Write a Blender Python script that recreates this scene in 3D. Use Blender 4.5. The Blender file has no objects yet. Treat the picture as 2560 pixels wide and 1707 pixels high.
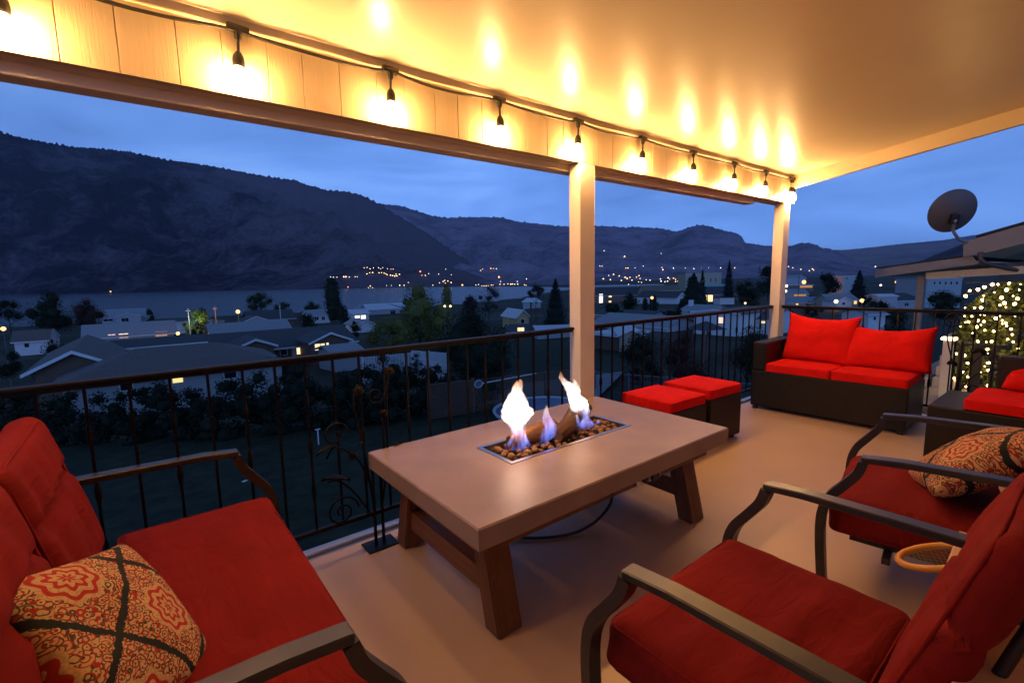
import bpy, bmesh, math, random
import numpy as np
from mathutils import Vector, Matrix, noise
from mathutils.bvhtree import BVHTree

S = bpy.context.scene
COL = S.collection
rad = math.radians
rng = random.Random(11)

# ------------------------------------------------------------------ camera (solved from the deck's own lines)
EYE = np.array([0.0, 0.0, 1.42])
YAW, PIT, ROL, FPX = rad(51.8009), rad(7.4479), rad(1.1044), 1190.2
CX, CY = 1280.0, 853.5
_Z = np.array([0, 0, 1.0])
_FH = np.array([math.cos(YAW), math.sin(YAW), 0])
_F = _FH * math.cos(PIT) - _Z * math.sin(PIT)
_R0 = np.cross(_F, _Z); _R0 /= np.linalg.norm(_R0)
_U0 = np.cross(_R0, _F)
_R = _R0 * math.cos(ROL) - _U0 * math.sin(ROL)
_U = _R0 * math.sin(ROL) + _U0 * math.cos(ROL)
RH = Vector((_FH[1], -_FH[0], 0))          # horizontal right
FH = Vector(_FH)                           # horizontal forward


def ray(x, y): return _F * FPX + _R * (x - CX) - _U * (y - CY)
def at_z(x, y, z): d = ray(x, y); return Vector(EYE + d * ((z - EYE[2]) / d[2]))
def at_x(x, y, X): d = ray(x, y); return Vector(EYE + d * (X / d[0]))
def at_y(x, y, Y): d = ray(x, y); return Vector(EYE + d * (Y / d[1]))
def at_r(x, y, r): d = ray(x, y); return Vector(EYE + d * (r / math.hypot(d[0], d[1])))
def mpp(x, y, r): d = ray(x, y); return r / math.hypot(d[0], d[1])   # metres per photo pixel there
def azim(x): d = ray(x, 700); return math.atan2(d[1], d[0])


# ------------------------------------------------------------------ materials
MATS = {}


def nt(name):
    m = bpy.data.materials.new(name); m.use_nodes = True
    t = m.node_tree; t.nodes.clear()
    o = t.nodes.new('ShaderNodeOutputMaterial')
    return m, t, o


def N(t, kind, **kw):
    n = t.nodes.new(kind)
    for k, v in kw.items():
        if k == 'inp':
            for kk, vv in v.items(): n.inputs[kk].default_value = vv
        else: setattr(n, k, v)
    return n


def ramp(t, stops, interp='LINEAR'):
    n = t.nodes.new('ShaderNodeValToRGB'); cr = n.color_ramp; cr.interpolation = interp
    while len(cr.elements) < len(stops): cr.elements.new(.5)
    for e, (p, c) in zip(cr.elements, stops):
        e.position = p; e.color = (*c, 1) if len(c) == 3 else c
    return n


def mat(name, col, rough=.6, var=.25, scale=6., bump=0., bscale=60., spec=.5, metal=0., stretch=(1, 1, 1), coord='Object', dist=.004, coat=0.):
    """plain surface with mottled colour and bump"""
    if name in MATS: return MATS[name]
    m, t, o = nt(name)
    b = N(t, 'ShaderNodeBsdfPrincipled')
    b.inputs['Roughness'].default_value = rough
    b.inputs['Specular IOR Level'].default_value = spec
    b.inputs['Metallic'].default_value = metal
    b.inputs['Coat Weight'].default_value = coat
    tc = N(t, 'ShaderNodeTexCoord'); mp = N(t, 'ShaderNodeMapping'); mp.inputs['Scale'].default_value = stretch
    t.links.new(tc.outputs[coord], mp.inputs[0])
    ns = N(t, 'ShaderNodeTexNoise', inp={'Scale': scale, 'Detail': 6., 'Roughness': .62})
    t.links.new(mp.outputs[0], ns.inputs['Vector'])
    lo = tuple(c * (1 - var) for c in col); hi = tuple(min(1, c * (1 + var)) for c in col)
    r = ramp(t, [(.3, lo), (.7, hi)])
    t.links.new(ns.outputs['Fac'], r.inputs[0]); t.links.new(r.outputs[0], b.inputs['Base Color'])
    if bump:
        n2 = N(t, 'ShaderNodeTexNoise', inp={'Scale': bscale, 'Detail': 4., 'Roughness': .6})
        t.links.new(mp.outputs[0], n2.inputs['Vector'])
        bp = N(t, 'ShaderNodeBump', inp={'Strength': bump, 'Distance': dist})
        t.links.new(n2.outputs['Fac'], bp.inputs['Height']); t.links.new(bp.outputs[0], b.inputs['Normal'])
    t.links.new(b.outputs[0], o.inputs[0])
    MATS[name] = m
    return m


def emat(name, col, strength, sample=True):
    if name in MATS: return MATS[name]
    m, t, o = nt(name)
    e = N(t, 'ShaderNodeEmission', inp={'Color': (*col, 1), 'Strength': strength})
    t.links.new(e.outputs[0], o.inputs[0])
    if not sample: m.cycles.emission_sampling = 'NONE'
    MATS[name] = m
    return m


def wood_mat(name, c1, c2, axis=0, rough=.5, scale=14.):
    if name in MATS: return MATS[name]
    m, t, o = nt(name)
    b = N(t, 'ShaderNodeBsdfPrincipled', inp={'Roughness': rough})
    tc = N(t, 'ShaderNodeTexCoord'); mp = N(t, 'ShaderNodeMapping')
    s = [1, 1, 1]; s[axis] = .08
    mp.inputs['Scale'].default_value = s
    t.links.new(tc.outputs['Object'], mp.inputs[0])
    n1 = N(t, 'ShaderNodeTexNoise', inp={'Scale': scale * 3, 'Detail': 8., 'Roughness': .7, 'Distortion': .6})
    n2 = N(t, 'ShaderNodeTexNoise', inp={'Scale': 3., 'Detail': 3.})
    t.links.new(mp.outputs[0], n1.inputs['Vector']); t.links.new(tc.outputs['Object'], n2.inputs['Vector'])
    mx = N(t, 'ShaderNodeMath', operation='MULTIPLY_ADD'); mx.inputs[1].default_value = .75
    ad = N(t, 'ShaderNodeMath', operation='MULTIPLY'); ad.inputs[1].default_value = .3
    t.links.new(n2.outputs['Fac'], ad.inputs[0]); t.links.new(n1.outputs['Fac'], mx.inputs[0]); t.links.new(ad.outputs[0], mx.inputs[2])
    r = ramp(t, [(.32, c1), (.7, c2)])
    t.links.new(mx.outputs[0], r.inputs[0]); t.links.new(r.outputs[0], b.inputs['Base Color'])
    bp = N(t, 'ShaderNodeBump', inp={'Strength': .5, 'Distance': .003})
    t.links.new(n1.outputs['Fac'], bp.inputs['Height']); t.links.new(bp.outputs[0], b.inputs['Normal'])
    t.links.new(b.outputs[0], o.inputs[0])
    MATS[name] = m
    return m


def fabric_mat(name, col, fold=.35):
    if name in MATS: return MATS[name]
    m, t, o = nt(name)
    b = N(t, 'ShaderNodeBsdfPrincipled', inp={'Roughness': .93, 'Specular IOR Level': .12, 'Sheen Weight': .1, 'Sheen Roughness': .5})
    b.inputs['Sheen Tint'].default_value = (*col, 1)
    tc = N(t, 'ShaderNodeTexCoord')
    n1 = N(t, 'ShaderNodeTexNoise', inp={'Scale': 5., 'Detail': 5., 'Roughness': .6})
    t.links.new(tc.outputs['Object'], n1.inputs['Vector'])
    r = ramp(t, [(.3, tuple(c * .86 for c in col)), (.7, tuple(c * 1.1 for c in col))])
    t.links.new(n1.outputs['Fac'], r.inputs[0]); t.links.new(r.outputs[0], b.inputs['Base Color'])
    mp = N(t, 'ShaderNodeMapping'); mp.inputs['Scale'].default_value = (1, 3.2, 1); mp.inputs['Rotation'].default_value = (0, 0, .3)
    t.links.new(tc.outputs['Object'], mp.inputs[0])
    n2 = N(t, 'ShaderNodeTexNoise', inp={'Scale': 5., 'Detail': 3., 'Distortion': .8})
    t.links.new(mp.outputs[0], n2.inputs['Vector'])
    w1 = N(t, 'ShaderNodeTexWave', inp={'Scale': 210., 'Distortion': .3}); w1.bands_direction = 'X'
    w2 = N(t, 'ShaderNodeTexWave', inp={'Scale': 210., 'Distortion': .3}); w2.bands_direction = 'Y'
    t.links.new(tc.outputs['Object'], w1.inputs['Vector']); t.links.new(tc.outputs['Object'], w2.inputs['Vector'])
    a = N(t, 'ShaderNodeMath', operation='ADD'); t.links.new(w1.outputs['Fac'], a.inputs[0]); t.links.new(w2.outputs['Fac'], a.inputs[1])
    b1 = N(t, 'ShaderNodeBump', inp={'Strength': .25, 'Distance': .0012}); t.links.new(a.outputs[0], b1.inputs['Height'])
    b2 = N(t, 'ShaderNodeBump', inp={'Strength': fold, 'Distance': .03}); t.links.new(n2.outputs['Fac'], b2.inputs['Height'])
    t.links.new(b1.outputs[0], b2.inputs['Normal']); t.links.new(b2.outputs[0], b.inputs['Normal'])
    t.links.new(b.outputs[0], o.inputs[0])
    MATS[name] = m
    return m


def wicker_mat(name, col):
    if name in MATS: return MATS[name]
    m, t, o = nt(name)
    b = N(t, 'ShaderNodeBsdfPrincipled', inp={'Roughness': .5, 'Specular IOR Level': .35})
    tc = N(t, 'ShaderNodeTexCoord'); mp = N(t, 'ShaderNodeMapping')
    mp.inputs['Rotation'].default_value = (rad(90), 0, 0)
    # stand a brick weave on the vertical faces: use (x+y, z)
    sx = N(t, 'ShaderNodeSeparateXYZ'); t.links.new(tc.outputs['Object'], sx.inputs[0])
    ad = N(t, 'ShaderNodeMath', operation='ADD'); t.links.new(sx.outputs[0], ad.inputs[0]); t.links.new(sx.outputs[1], ad.inputs[1])
    cx = N(t, 'ShaderNodeCombineXYZ'); t.links.new(ad.outputs[0], cx.inputs[0]); t.links.new(sx.outputs[2], cx.inputs[1])
    br = N(t, 'ShaderNodeTexBrick', inp={'Scale': 14., 'Mortar Size': .012, 'Brick Width': .55, 'Row Height': .16})
    br.inputs['Color1'].default_value = (*col, 1); br.inputs['Color2'].default_value = (*[c * 1.7 for c in col], 1)
    br.inputs['Mortar'].default_value = (*[c * .25 for c in col], 1)
    t.links.new(cx.outputs[0], br.inputs['Vector'])
    t.links.new(br.outputs['Color'], b.inputs['Base Color'])
    bp = N(t, 'ShaderNodeBump', inp={'Strength': .8, 'Distance': .006}); bp.invert = True
    t.links.new(br.outputs['Fac'], bp.inputs['Height']); t.links.new(bp.outputs[0], b.inputs['Normal'])
    t.links.new(b.outputs[0], o.inputs[0])
    MATS[name] = m
    return m


def pattern_mat(name):
    """cream, red and black medallion cloth with a dark diagonal lattice"""
    if name in MATS: return MATS[name]
    m, t, o = nt(name); L = t.links.new
    b = N(t, 'ShaderNodeBsdfPrincipled', inp={'Roughness': .9, 'Specular IOR Level': .15})
    uv = N(t, 'ShaderNodeUVMap'); mp = N(t, 'ShaderNodeMapping')
    mp.inputs['Rotation'].default_value = (0, 0, rad(45)); mp.inputs['Scale'].default_value = (1.7, 1.7, 1)
    mp.inputs['Location'].default_value = (.15, .1, 0)
    L(uv.outputs[0], mp.inputs[0])
    nz = N(t, 'ShaderNodeTexNoise', inp={'Scale': 22., 'Detail': 2.}); L(mp.outputs[0], nz.inputs['Vector'])
    def M(op, a, bb=None, c=None):
        n = N(t, 'ShaderNodeMath', operation=op)
        for i, v in enumerate((a, bb, c)):
            if v is None: continue
            if isinstance(v, (int, float)): n.inputs[i].default_value = v
            else: L(v, n.inputs[i])
        return n.outputs[0]
    sp = N(t, 'ShaderNodeSeparateXYZ'); L(mp.outputs[0], sp.inputs[0])
    px = M('SUBTRACT', M('FRACT', sp.outputs[0]), .5); py = M('SUBTRACT', M('FRACT', sp.outputs[1]), .5)
    jit = M('MULTIPLY', M('SUBTRACT', nz.outputs['Fac'], .5), .06)
    edge = M('MINIMUM', M('SUBTRACT', .5, M('ABSOLUTE', px)), M('SUBTRACT', .5, M('ABSOLUTE', py)))
    lat = M('LESS_THAN', M('ADD', edge, jit), .036)
    r = M('SQRT', M('ADD', M('MULTIPLY', px, px), M('MULTIPLY', py, py)))
    th = M('ARCTAN2', py, px)
    pet = M('ADD', r, M('MULTIPLY', M('COSINE', M('MULTIPLY', th, 8)), .022))
    rings = M('SINE', M('MULTIPLY', pet, 62))
    inmed = M('LESS_THAN', pet, .30)
    red = M('MULTIPLY', inmed, M('GREATER_THAN', rings, .15))
    v = N(t, 'ShaderNodeTexVoronoi', inp={'Scale': 15.}); v.feature = 'F1'; L(mp.outputs[0], v.inputs['Vector'])
    vr = M('SINE', M('MULTIPLY', v.outputs['Distance'], 16.))
    scroll = M('GREATER_THAN', vr, .35)
    v2 = N(t, 'ShaderNodeTexVoronoi', inp={'Scale': 9.}); L(mp.outputs[0], v2.inputs['Vector'])
    redout = M('GREATER_THAN', M('SINE', M('MULTIPLY', v2.outputs['Distance'], 22.)), .62)
    cream, rd, dk = (.50, .32, .145, 1), (.34, .028, .018, 1), (.016, .020, .020, 1)
    def mix(f, a, bb):
        n = N(t, 'ShaderNodeMix', data_type='RGBA'); L(f, n.inputs[0])
        for i, c in ((6, a), (7, bb)):
            if isinstance(c, tuple): n.inputs[i].default_value = c
            else: L(c, n.inputs[i])
        return n.outputs[2]
    out = M('SUBTRACT', 1, inmed)
    c = mix(M('MULTIPLY', M('MULTIPLY', scroll, out), .9), cream, dk)
    c = mix(M('MULTIPLY', redout, out), c, rd)
    c = mix(M('MULTIPLY', M('MULTIPLY', scroll, inmed), .45), c, (.3, .14, .06, 1))
    c = mix(red, c, rd)
    c = mix(lat, c, dk)
    L(c, b.inputs['Base Color'])
    tc = N(t, 'ShaderNodeTexCoord')
    n2 = N(t, 'ShaderNodeTexNoise', inp={'Scale': 9., 'Detail': 4.}); L(tc.outputs['Object'], n2.inputs['Vector'])
    bp = N(t, 'ShaderNodeBump', inp={'Strength': .3, 'Distance': .02}); L(n2.outputs['Fac'], bp.inputs['Height']); L(bp.outputs[0], b.inputs['Normal'])
    L(b.outputs[0], o.inputs[0])
    MATS[name] = m
    return m


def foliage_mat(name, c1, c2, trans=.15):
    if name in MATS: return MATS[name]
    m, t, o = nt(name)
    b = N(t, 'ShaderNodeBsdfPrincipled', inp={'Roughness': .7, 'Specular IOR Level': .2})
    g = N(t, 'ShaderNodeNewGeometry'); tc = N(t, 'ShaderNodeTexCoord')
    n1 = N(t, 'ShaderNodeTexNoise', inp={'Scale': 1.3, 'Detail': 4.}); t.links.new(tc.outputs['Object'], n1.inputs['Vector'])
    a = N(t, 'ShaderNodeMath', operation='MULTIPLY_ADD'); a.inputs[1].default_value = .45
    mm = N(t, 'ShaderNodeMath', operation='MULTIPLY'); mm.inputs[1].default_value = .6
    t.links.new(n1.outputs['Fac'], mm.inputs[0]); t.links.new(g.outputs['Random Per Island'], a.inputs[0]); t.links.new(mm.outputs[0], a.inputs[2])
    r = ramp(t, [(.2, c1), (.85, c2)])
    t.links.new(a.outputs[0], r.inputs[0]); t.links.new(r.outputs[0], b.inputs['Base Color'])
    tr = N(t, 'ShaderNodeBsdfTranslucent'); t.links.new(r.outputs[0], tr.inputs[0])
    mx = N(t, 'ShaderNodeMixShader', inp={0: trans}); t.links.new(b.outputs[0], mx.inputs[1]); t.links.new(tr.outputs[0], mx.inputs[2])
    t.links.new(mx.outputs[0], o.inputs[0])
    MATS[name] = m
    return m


# ------------------------------------------------------------------ mesh building
class B:
    """collects shapes into one mesh"""
    def __init__(self): self.bm = bmesh.new(); self.mi = 0
    def _fin(self, vs, M=None):
        if M is not None: bmesh.ops.transform(self.bm, matrix=M, verts=vs)
        fs = {f for v in vs for f in v.link_faces}
        for f in fs: f.material_index = self.mi
        return fs
    def box(self, x0, x1, y0, y1, z0, z1, bev=0., M=None, seg=2):
        T = Matrix.Translation(((x0 + x1) / 2, (y0 + y1) / 2, (z0 + z1) / 2)) @ Matrix.Diagonal((abs(x1 - x0), abs(y1 - y0), abs(z1 - z0), 1))
        r = bmesh.ops.create_cube(self.bm, size=1, matrix=T); vs = r['verts']
        self._fin(vs)
        if bev:
            es = list({e for v in vs for e in v.link_edges})
            rb = bmesh.ops.bevel(self.bm, geom=es, offset=bev, segments=seg, profile=.5, affect='EDGES')
            vs = list({v for f in rb['faces'] for v in f.verts} | {v for v in vs if v.is_valid})
            for f in {f for v in vs for f in v.link_faces}: f.material_index = self.mi
        if M is not None: bmesh.ops.transform(self.bm, matrix=M, verts=vs)
        return self
    def quad(self, *pts):
        f = self.bm.faces.new([self.bm.verts.new(p) for p in pts]); f.material_index = self.mi; return self
    def poly(self, pts, h):
        """prism: polygon in xy list (x,y,z) extruded by vector h"""
        h = Vector(h); lo = [self.bm.verts.new(p) for p in pts]; hi = [self.bm.verts.new(Vector(p) + h) for p in pts]
        n = len(pts); fs = [self.bm.faces.new(lo[::-1]), self.bm.faces.new(hi)]
        for i in range(n): fs.append(self.bm.faces.new((lo[i], lo[(i + 1) % n], hi[(i + 1) % n], hi[i])))
        for f in fs: f.material_index = self.mi
        bmesh.ops.recalc_face_normals(self.bm, faces=fs)
        return self
    def tube(self, pts, r, n=8, cap=True, flat=None):
        """swept tube; r a number or list; flat=(widthvec,w,t) sweeps a rectangle instead"""
        pts = [Vector(p) for p in pts]; k = len(pts)
        rs = r if isinstance(r, (list, tuple)) else [r] * k
        rings = []; up = None
        for i, p in enumerate(pts):
            a = (pts[i] - pts[i - 1]).normalized() if i else None; c = (pts[i + 1] - pts[i]).normalized() if i < k - 1 else None
            d = (a + c).normalized() if a is not None and c is not None and (a + c).length > 1e-6 else (c if a is None else a)
            if flat is not None:
                w = Vector(flat[0]).normalized(); s = d.cross(w).normalized()
                ca = max(.5, d.dot(c if c is not None else a))
                W, T = flat[1] / 2, flat[2] / 2 / ca
                ring = [p + w * W + s * T, p - w * W + s * T, p - w * W - s * T, p + w * W - s * T]
            else:
                if up is None:
                    up = Vector((0, 0, 1)) if abs(d.z) < .9 else Vector((1, 0, 0))
                s = d.cross(up)
                s = s.normalized() if s.length > 1e-6 else d.orthogonal().normalized()
                up = s.cross(d).normalized()
                ring = [p + (s * math.cos(2 * math.pi * j / n) + up * math.sin(2 * math.pi * j / n)) * rs[i] for j in range(n)]
            rings.append([self.bm.verts.new(q) for q in ring])
        m = len(rings[0]); fs = []
        for i in range(k - 1):
            for j in range(m):
                fs.append(self.bm.faces.new((rings[i][j], rings[i][(j + 1) % m], rings[i + 1][(j + 1) % m], rings[i + 1][j])))
        if cap: fs.append(self.bm.faces.new(rings[0][::-1])); fs.append(self.bm.faces.new(rings[-1]))
        for f in fs: f.material_index = self.mi
        bmesh.ops.recalc_face_normals(self.bm, faces=fs)
        return self
    def lathe(self, prof, c=(0, 0, 0), n=16, M=None):
        """prof: (r,z) list round the z axis"""
        c = Vector(c); rings = []
        for r, z in prof: rings.append([self.bm.verts.new(c + Vector((max(r, 1e-4) * math.cos(2 * math.pi * j / n), max(r, 1e-4) * math.sin(2 * math.pi * j / n), z))) for j in range(n)])
        fs = []
        for i in range(len(rings) - 1):
            for j in range(n): fs.append(self.bm.faces.new((rings[i][j], rings[i][(j + 1) % n], rings[i + 1][(j + 1) % n], rings[i + 1][j])))
        fs.append(self.bm.faces.new(rings[0][::-1])); fs.append(self.bm.faces.new(rings[-1]))
        for f in fs: f.material_index = self.mi
        vs = [v for rr in rings for v in rr]
        if M is not None: bmesh.ops.transform(self.bm, matrix=M, verts=vs)
        bmesh.ops.recalc_face_normals(self.bm, faces=fs)
        return self
    def ball(self, c, r, sub=2, sc=(1, 1, 1), M=None):
        T = Matrix.Translation(c) @ (M if M is not None else Matrix()) @ Matrix.Diagonal((*sc, 1))
        rr = bmesh.ops.create_icosphere(self.bm, subdivisions=sub, radius=r, matrix=T); self._fin(rr['verts']); return self
    def build(self, name, mats, parent=None, smooth=False, loc=None, ang=None):
        me = bpy.data.meshes.new(name); self.bm.to_mesh(me); self.bm.free()
        for m in (mats if isinstance(mats, (list, tuple)) else [mats]): me.materials.append(m)
        if smooth: me.shade_smooth()
        if ang is not None and smooth:
            try: me.set_sharp_from_angle(angle=rad(ang))
            except Exception: pass
        o = bpy.data.objects.new(name, me); COL.objects.link(o)
        if parent is not None: o.parent = parent
        if loc is not None: o.location = loc
        return o


def tag(o, label=None, cat=None, group=None, kind=None):
    if label: o['label'] = label
    if cat: o['category'] = cat
    if group: o['group'] = group
    if kind: o['kind'] = kind
    return o


def thing(name, label, cat, loc=(0, 0, 0), rz=0., group=None):
    o = bpy.data.objects.new(name, None); COL.objects.link(o); o.empty_display_size = .1
    o.location = loc; o.rotation_euler = (0, 0, rz)
    return tag(o, label, cat, group)


def copy_tree(o, parent=None):
    c = o.copy(); COL.objects.link(c)
    if parent is not None: c.parent = parent
    for ch in list(o.children): copy_tree(ch, c)
    return c


def rounded_box(w, d, h, r, cuts=16, crown=0., wr=0., seed=0, wdir=(1, 0)):
    """soft box cushion centred on its base; crown raises the top, wr adds folds"""
    b = B(); bm = b.bm
    bmesh.ops.create_cube(bm, size=2)
    bmesh.ops.subdivide_edges(bm, edges=bm.edges[:], cuts=cuts, use_grid_fill=True)
    he = Vector((w / 2, d / 2, h / 2)); off = Vector((seed * 7.3, seed * 3.1, 0))
    for v in bm.verts:
        u = v.co.copy()
        # concentrate samples near the edges
        for i in range(3): u[i] = math.copysign(abs(u[i]) ** .8, u[i])
        p = Vector((u.x * he.x, u.y * he.y, u.z * he.z))
        inn = Vector([max(-(he[i] - r), min(he[i] - r, p[i])) for i in range(3)])
        dd = p - inn
        if dd.length > 1e-7: p = inn + dd.normalized() * r
        ux, uy = max(-1, min(1, p.x / he.x)), max(-1, min(1, p.y / he.y))
        k = (1 - ux ** 4) * (1 - uy ** 4)
        sgn = 1 if p.z > 0 else -.25
        p.z += sgn * crown * k * (abs(p.z) / he.z)
        if wr:
            q = Vector((p.x * (2 + 10 * wdir[1]), p.y * (2 + 10 * wdir[0]), p.z * 3)) + off
            p.z += wr * noise.noise(q) * (abs(p.z) / he.z) * (.35 + .65 * k)
            q2 = Vector((p.x * 4, p.y * 4, p.z * 6)) + off
            nrm = Vector((ux, uy, 0))
            p += Vector((p.x / he.x, p.y / he.y, 0)) * wr * .5 * noise.noise(q2 * 1.7)
        p.z += he.z
        v.co = p
    return b


def piping(w, d, z, r, rad_=.006, n=6):
    pts = []
    for cx, cy, a0 in ((w / 2 - r, d / 2 - r, 0), (-w / 2 + r, d / 2 - r, 90), (-w / 2 + r, -d / 2 + r, 180), (w / 2 - r, -d / 2 + r, 270)):
        for k in range(5):
            a = rad(a0 + 22.5 * k); pts.append((cx + r * math.cos(a), cy + r * math.sin(a), z))
    pts.append(pts[0])
    return B().tube(pts, rad_, n=n, cap=False)


def pillow(w, h, t, n=22, pinch=.07, seed=0, slump=0., power=.42):
    """square throw pillow, lying in local xz, its face to -y; origin at bottom middle"""
    b = B(); bm = b.bm; uvl = bm.loops.layers.uv.new('UVMap')
    grids = []
    for s in (-1, 1):
        g = []
        for i in range(n + 1):
            row = []
            for j in range(n + 1):
                u, v = -1 + 2 * i / n, -1 + 2 * j / n
                x = w / 2 * u * (1 - pinch * (1 - v * v)); z = h / 2 * v * (1 - pinch * (1 - u * u))
                q = max(0., (1 - u * u) * (1 - v * v)) ** power
                th = t / 2 * q * (1 - .25 * v * slump)
                nz = noise.noise(Vector((x * 7 + seed * 9, z * 7, s * 3.))) * .018 * q + noise.noise(Vector((x * 18, z * 18 + seed, s))) * .006 * q
                y = s * (th + nz)
                z += h / 2 - slump * .06 * (1 - u * u) * (v > 0) * v
                row.append((x, y, z, (u + 1) / 2, (v + 1) / 2))
            g.append(row)
        grids.append(g)
    cache = {}
    def V(s, i, j):
        key = (i, j) if i in (0, n) or j in (0, n) else (s, i, j)
        if key not in cache: cache[key] = bm.verts.new(grids[s][i][j][:3])
        return cache[key]
    for s in (0, 1):
        for i in range(n):
            for j in range(n):
                idx = [(i, j), (i + 1, j), (i + 1, j + 1), (i, j + 1)]
                if s: idx = idx[::-1]
                f = bm.faces.new([V(s, *k) for k in idx])
                for l, k in zip(f.loops, idx): l[uvl].uv = grids[s][k[0]][k[1]][3:5]
    return b


# ------------------------------------------------------------------ common materials
cream = mat('cream_paint', (.70, .58, .40), .42, .04, 3, .12, 30, dist=.002)
ceil_m = mat('ceiling_paint', (.74, .64, .47), .32, .03, 2, .05, 6, spec=.5, dist=.004)
post_m = mat('post_paint', (.74, .66, .54), .45, .05, 4, .08, 40, dist=.002)
iron = mat('black_iron', (.006, .005, .005), .5, .3, 30, .3, 120, dist=.001, spec=.18)
bronze = mat('dark_bronze_metal', (.022, .019, .015), .38, .25, 12, .25, 160, dist=.0006)
red_dk = fabric_mat('brick_red_cloth', (.165, .009, .006))
red_br = fabric_mat('bright_red_cloth', (.66, .010, .008), .55)
wick = wicker_mat('dark_wicker', (.0065, .0045, .0035))
patt = pattern_mat('medallion_cloth')
wood = wood_mat('stained_wood', (.07, .024, .010), (.20, .080, .030), axis=2)
wood_x = wood_mat('stained_wood_long', (.07, .024, .010), (.20, .080, .030), axis=0)
wood_y = wood_mat('stained_wood_cross', (.07, .024, .010), (.20, .080, .030), axis=1)
conc = mat('taupe_concrete', (.285, .205, .160), .40, .14, 4, .12, 45, dist=.002, spec=.5)
steel = mat('brushed_steel', (.55, .53, .52), .3, .1, 20, .1, 90, metal=1., stretch=(1, 20, 1))
rubber = mat('black_rubber', (.012, .012, .012), .5, .2, 20)

SKY, EXPO, HAZE, DEBUG = .1, 0.0, 3.8e-5, 0
# ------------------------------------------------------------------ deck
vinyl = mat('beige_deck_vinyl', (.50, .365, .275), .42, .05, 2.2, .08, 160, dist=.001, spec=.35)
B().box(-2.6, 5.97, -1.55, 2.485, -.12, 0).build('deck_floor', vinyl)['kind'] = 'structure'
flash = mat('white_flashing', (.62, .62, .62), .28, .08, 8, .05, 30)
o = B().box(-2.6, 6.06, 2.505, 2.56, -.16, .012, .006).box(5.985, 6.06, -1.55, 2.504, -.16, .012, .006).build('deck_edge_trim', flash); o['kind'] = 'structure'
o = B().box(-2.55, 5.9, -1.5, 2.44, -.42, -.125).build('deck_joists', mat('dark_joist', (.05, .045, .04), .8)); o['kind'] = 'structure'

# ------------------------------------------------------------------ patio cover: ceiling, grooved header, posts
wallm0 = mat('house_siding', (.62, .53, .40), .6, .06, 3, .3, 8, stretch=(.2, .2, 6), dist=.01)
cover = thing('patio_cover', 'cream painted patio roof with grooved header board and square posts over the deck', 'patio roof', (2, 2.4, 0))
def local(o, root):
    o.parent = root; o.matrix_parent_inverse = Matrix.Translation(-Vector(root.location)); return o
def ceil_z(y): return 2.505 + .14 * (2.39 - y)
b = B(); n = 40
ys = [2.386, -1.55]
b.poly([(-2.6, ys[0], ceil_z(ys[0])), (-2.6, ys[1], ceil_z(ys[1])), (-2.6, ys[1], ceil_z(ys[1]) + .1), (-2.6, ys[0], ceil_z(ys[0]) + .1)], (8.53, 0, 0))
ceiling = local(b.build('ceiling', ceil_m), cover)
# grooved header: boards of about 0.16 m with V grooves and a painted grain
b = B(); pts = []
edges = [-2.6]
while edges[-1] < 6.02: edges.append(edges[-1] + (.165 + .02 * ((len(edges) * 7) % 5 - 2) / 2))
for k, x in enumerate(edges):
    if k: pts += [(x - .003, 2.39), (x, 2.3935)]
    pts += [(x + .003, 2.39)]
pts = [(min(x, 6.05), y) for x, y in pts if x <= 6.06]
lo, hi = 2.212, 2.60
for (xa, ya), (xb, yb) in zip(pts, pts[1:]):
    if xb - xa > 1e-6: b.quad((xa, ya, lo), (xb, yb, lo), (xb, yb, hi), (xa, ya, hi))
b.quad((6.05, 2.39, lo), (6.05, 2.43, lo), (6.05, 2.43, hi), (6.05, 2.39, hi))
b.quad((-2.6, 2.39, lo), (-2.6, 2.43, lo), (6.05, 2.43, lo), (6.05, 2.39, lo))
panel_m = mat('header_paint', (.56, .44, .27), .40, .06, 5, .35, 26, stretch=(5, 5, .35), dist=.004)
local(b.build('header_board', panel_m), cover)
local(B().box(-2.6, 6.05, 2.362, 2.3885, ceil_z(2.375) - .035, ceil_z(2.375) + .02, .006).build('ceiling_moulding', cream), cover)
local(B().box(-2.6, 6.05, 2.431, 2.494, 2.2135, 2.62, .003).build('beam', cream), cover)
local(B().box(-2.6, 5.30, 2.4965, 2.600, 2.168, 2.62, .006).build('outer_fascia', mat('beam_white', (.82, .70, .52), .5, .05, 4, .1, 30)), cover)
local(B().box(5.303, 6.05, 2.4965, 2.585, 2.2135, 2.62, .006).build('outer_fascia', mat('beam_white', (.82, .70, .52), .5, .05, 4, .1, 30)), cover)
local(B().box(-2.6, 5.96, -1.72, -1.555, -.1, ceil_z(-1.56) + .1).build('house_wall', wallm0), cover)
# right hand rake trim under the ceiling edge
b = B()
for x0, x1, dz0, dz1 in ((5.935, 5.985, -.135, .10),):
    b.poly([(x0, 2.386, ceil_z(2.386) + dz0), (x0, -1.55, ceil_z(-1.55) + dz0), (x0, -1.55, ceil_z(-1.55) + dz1), (x0, 2.386, ceil_z(2.386) + dz1)], (x1 - x0, 0, 0))
local(b.build('rake_trim', cream), cover)
for x in (2.507, 5.777):
    local(B().box(x, x + .155, 2.386, 2.494, -.02, 2.2105, .006).build('post', post_m), cover)

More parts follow.
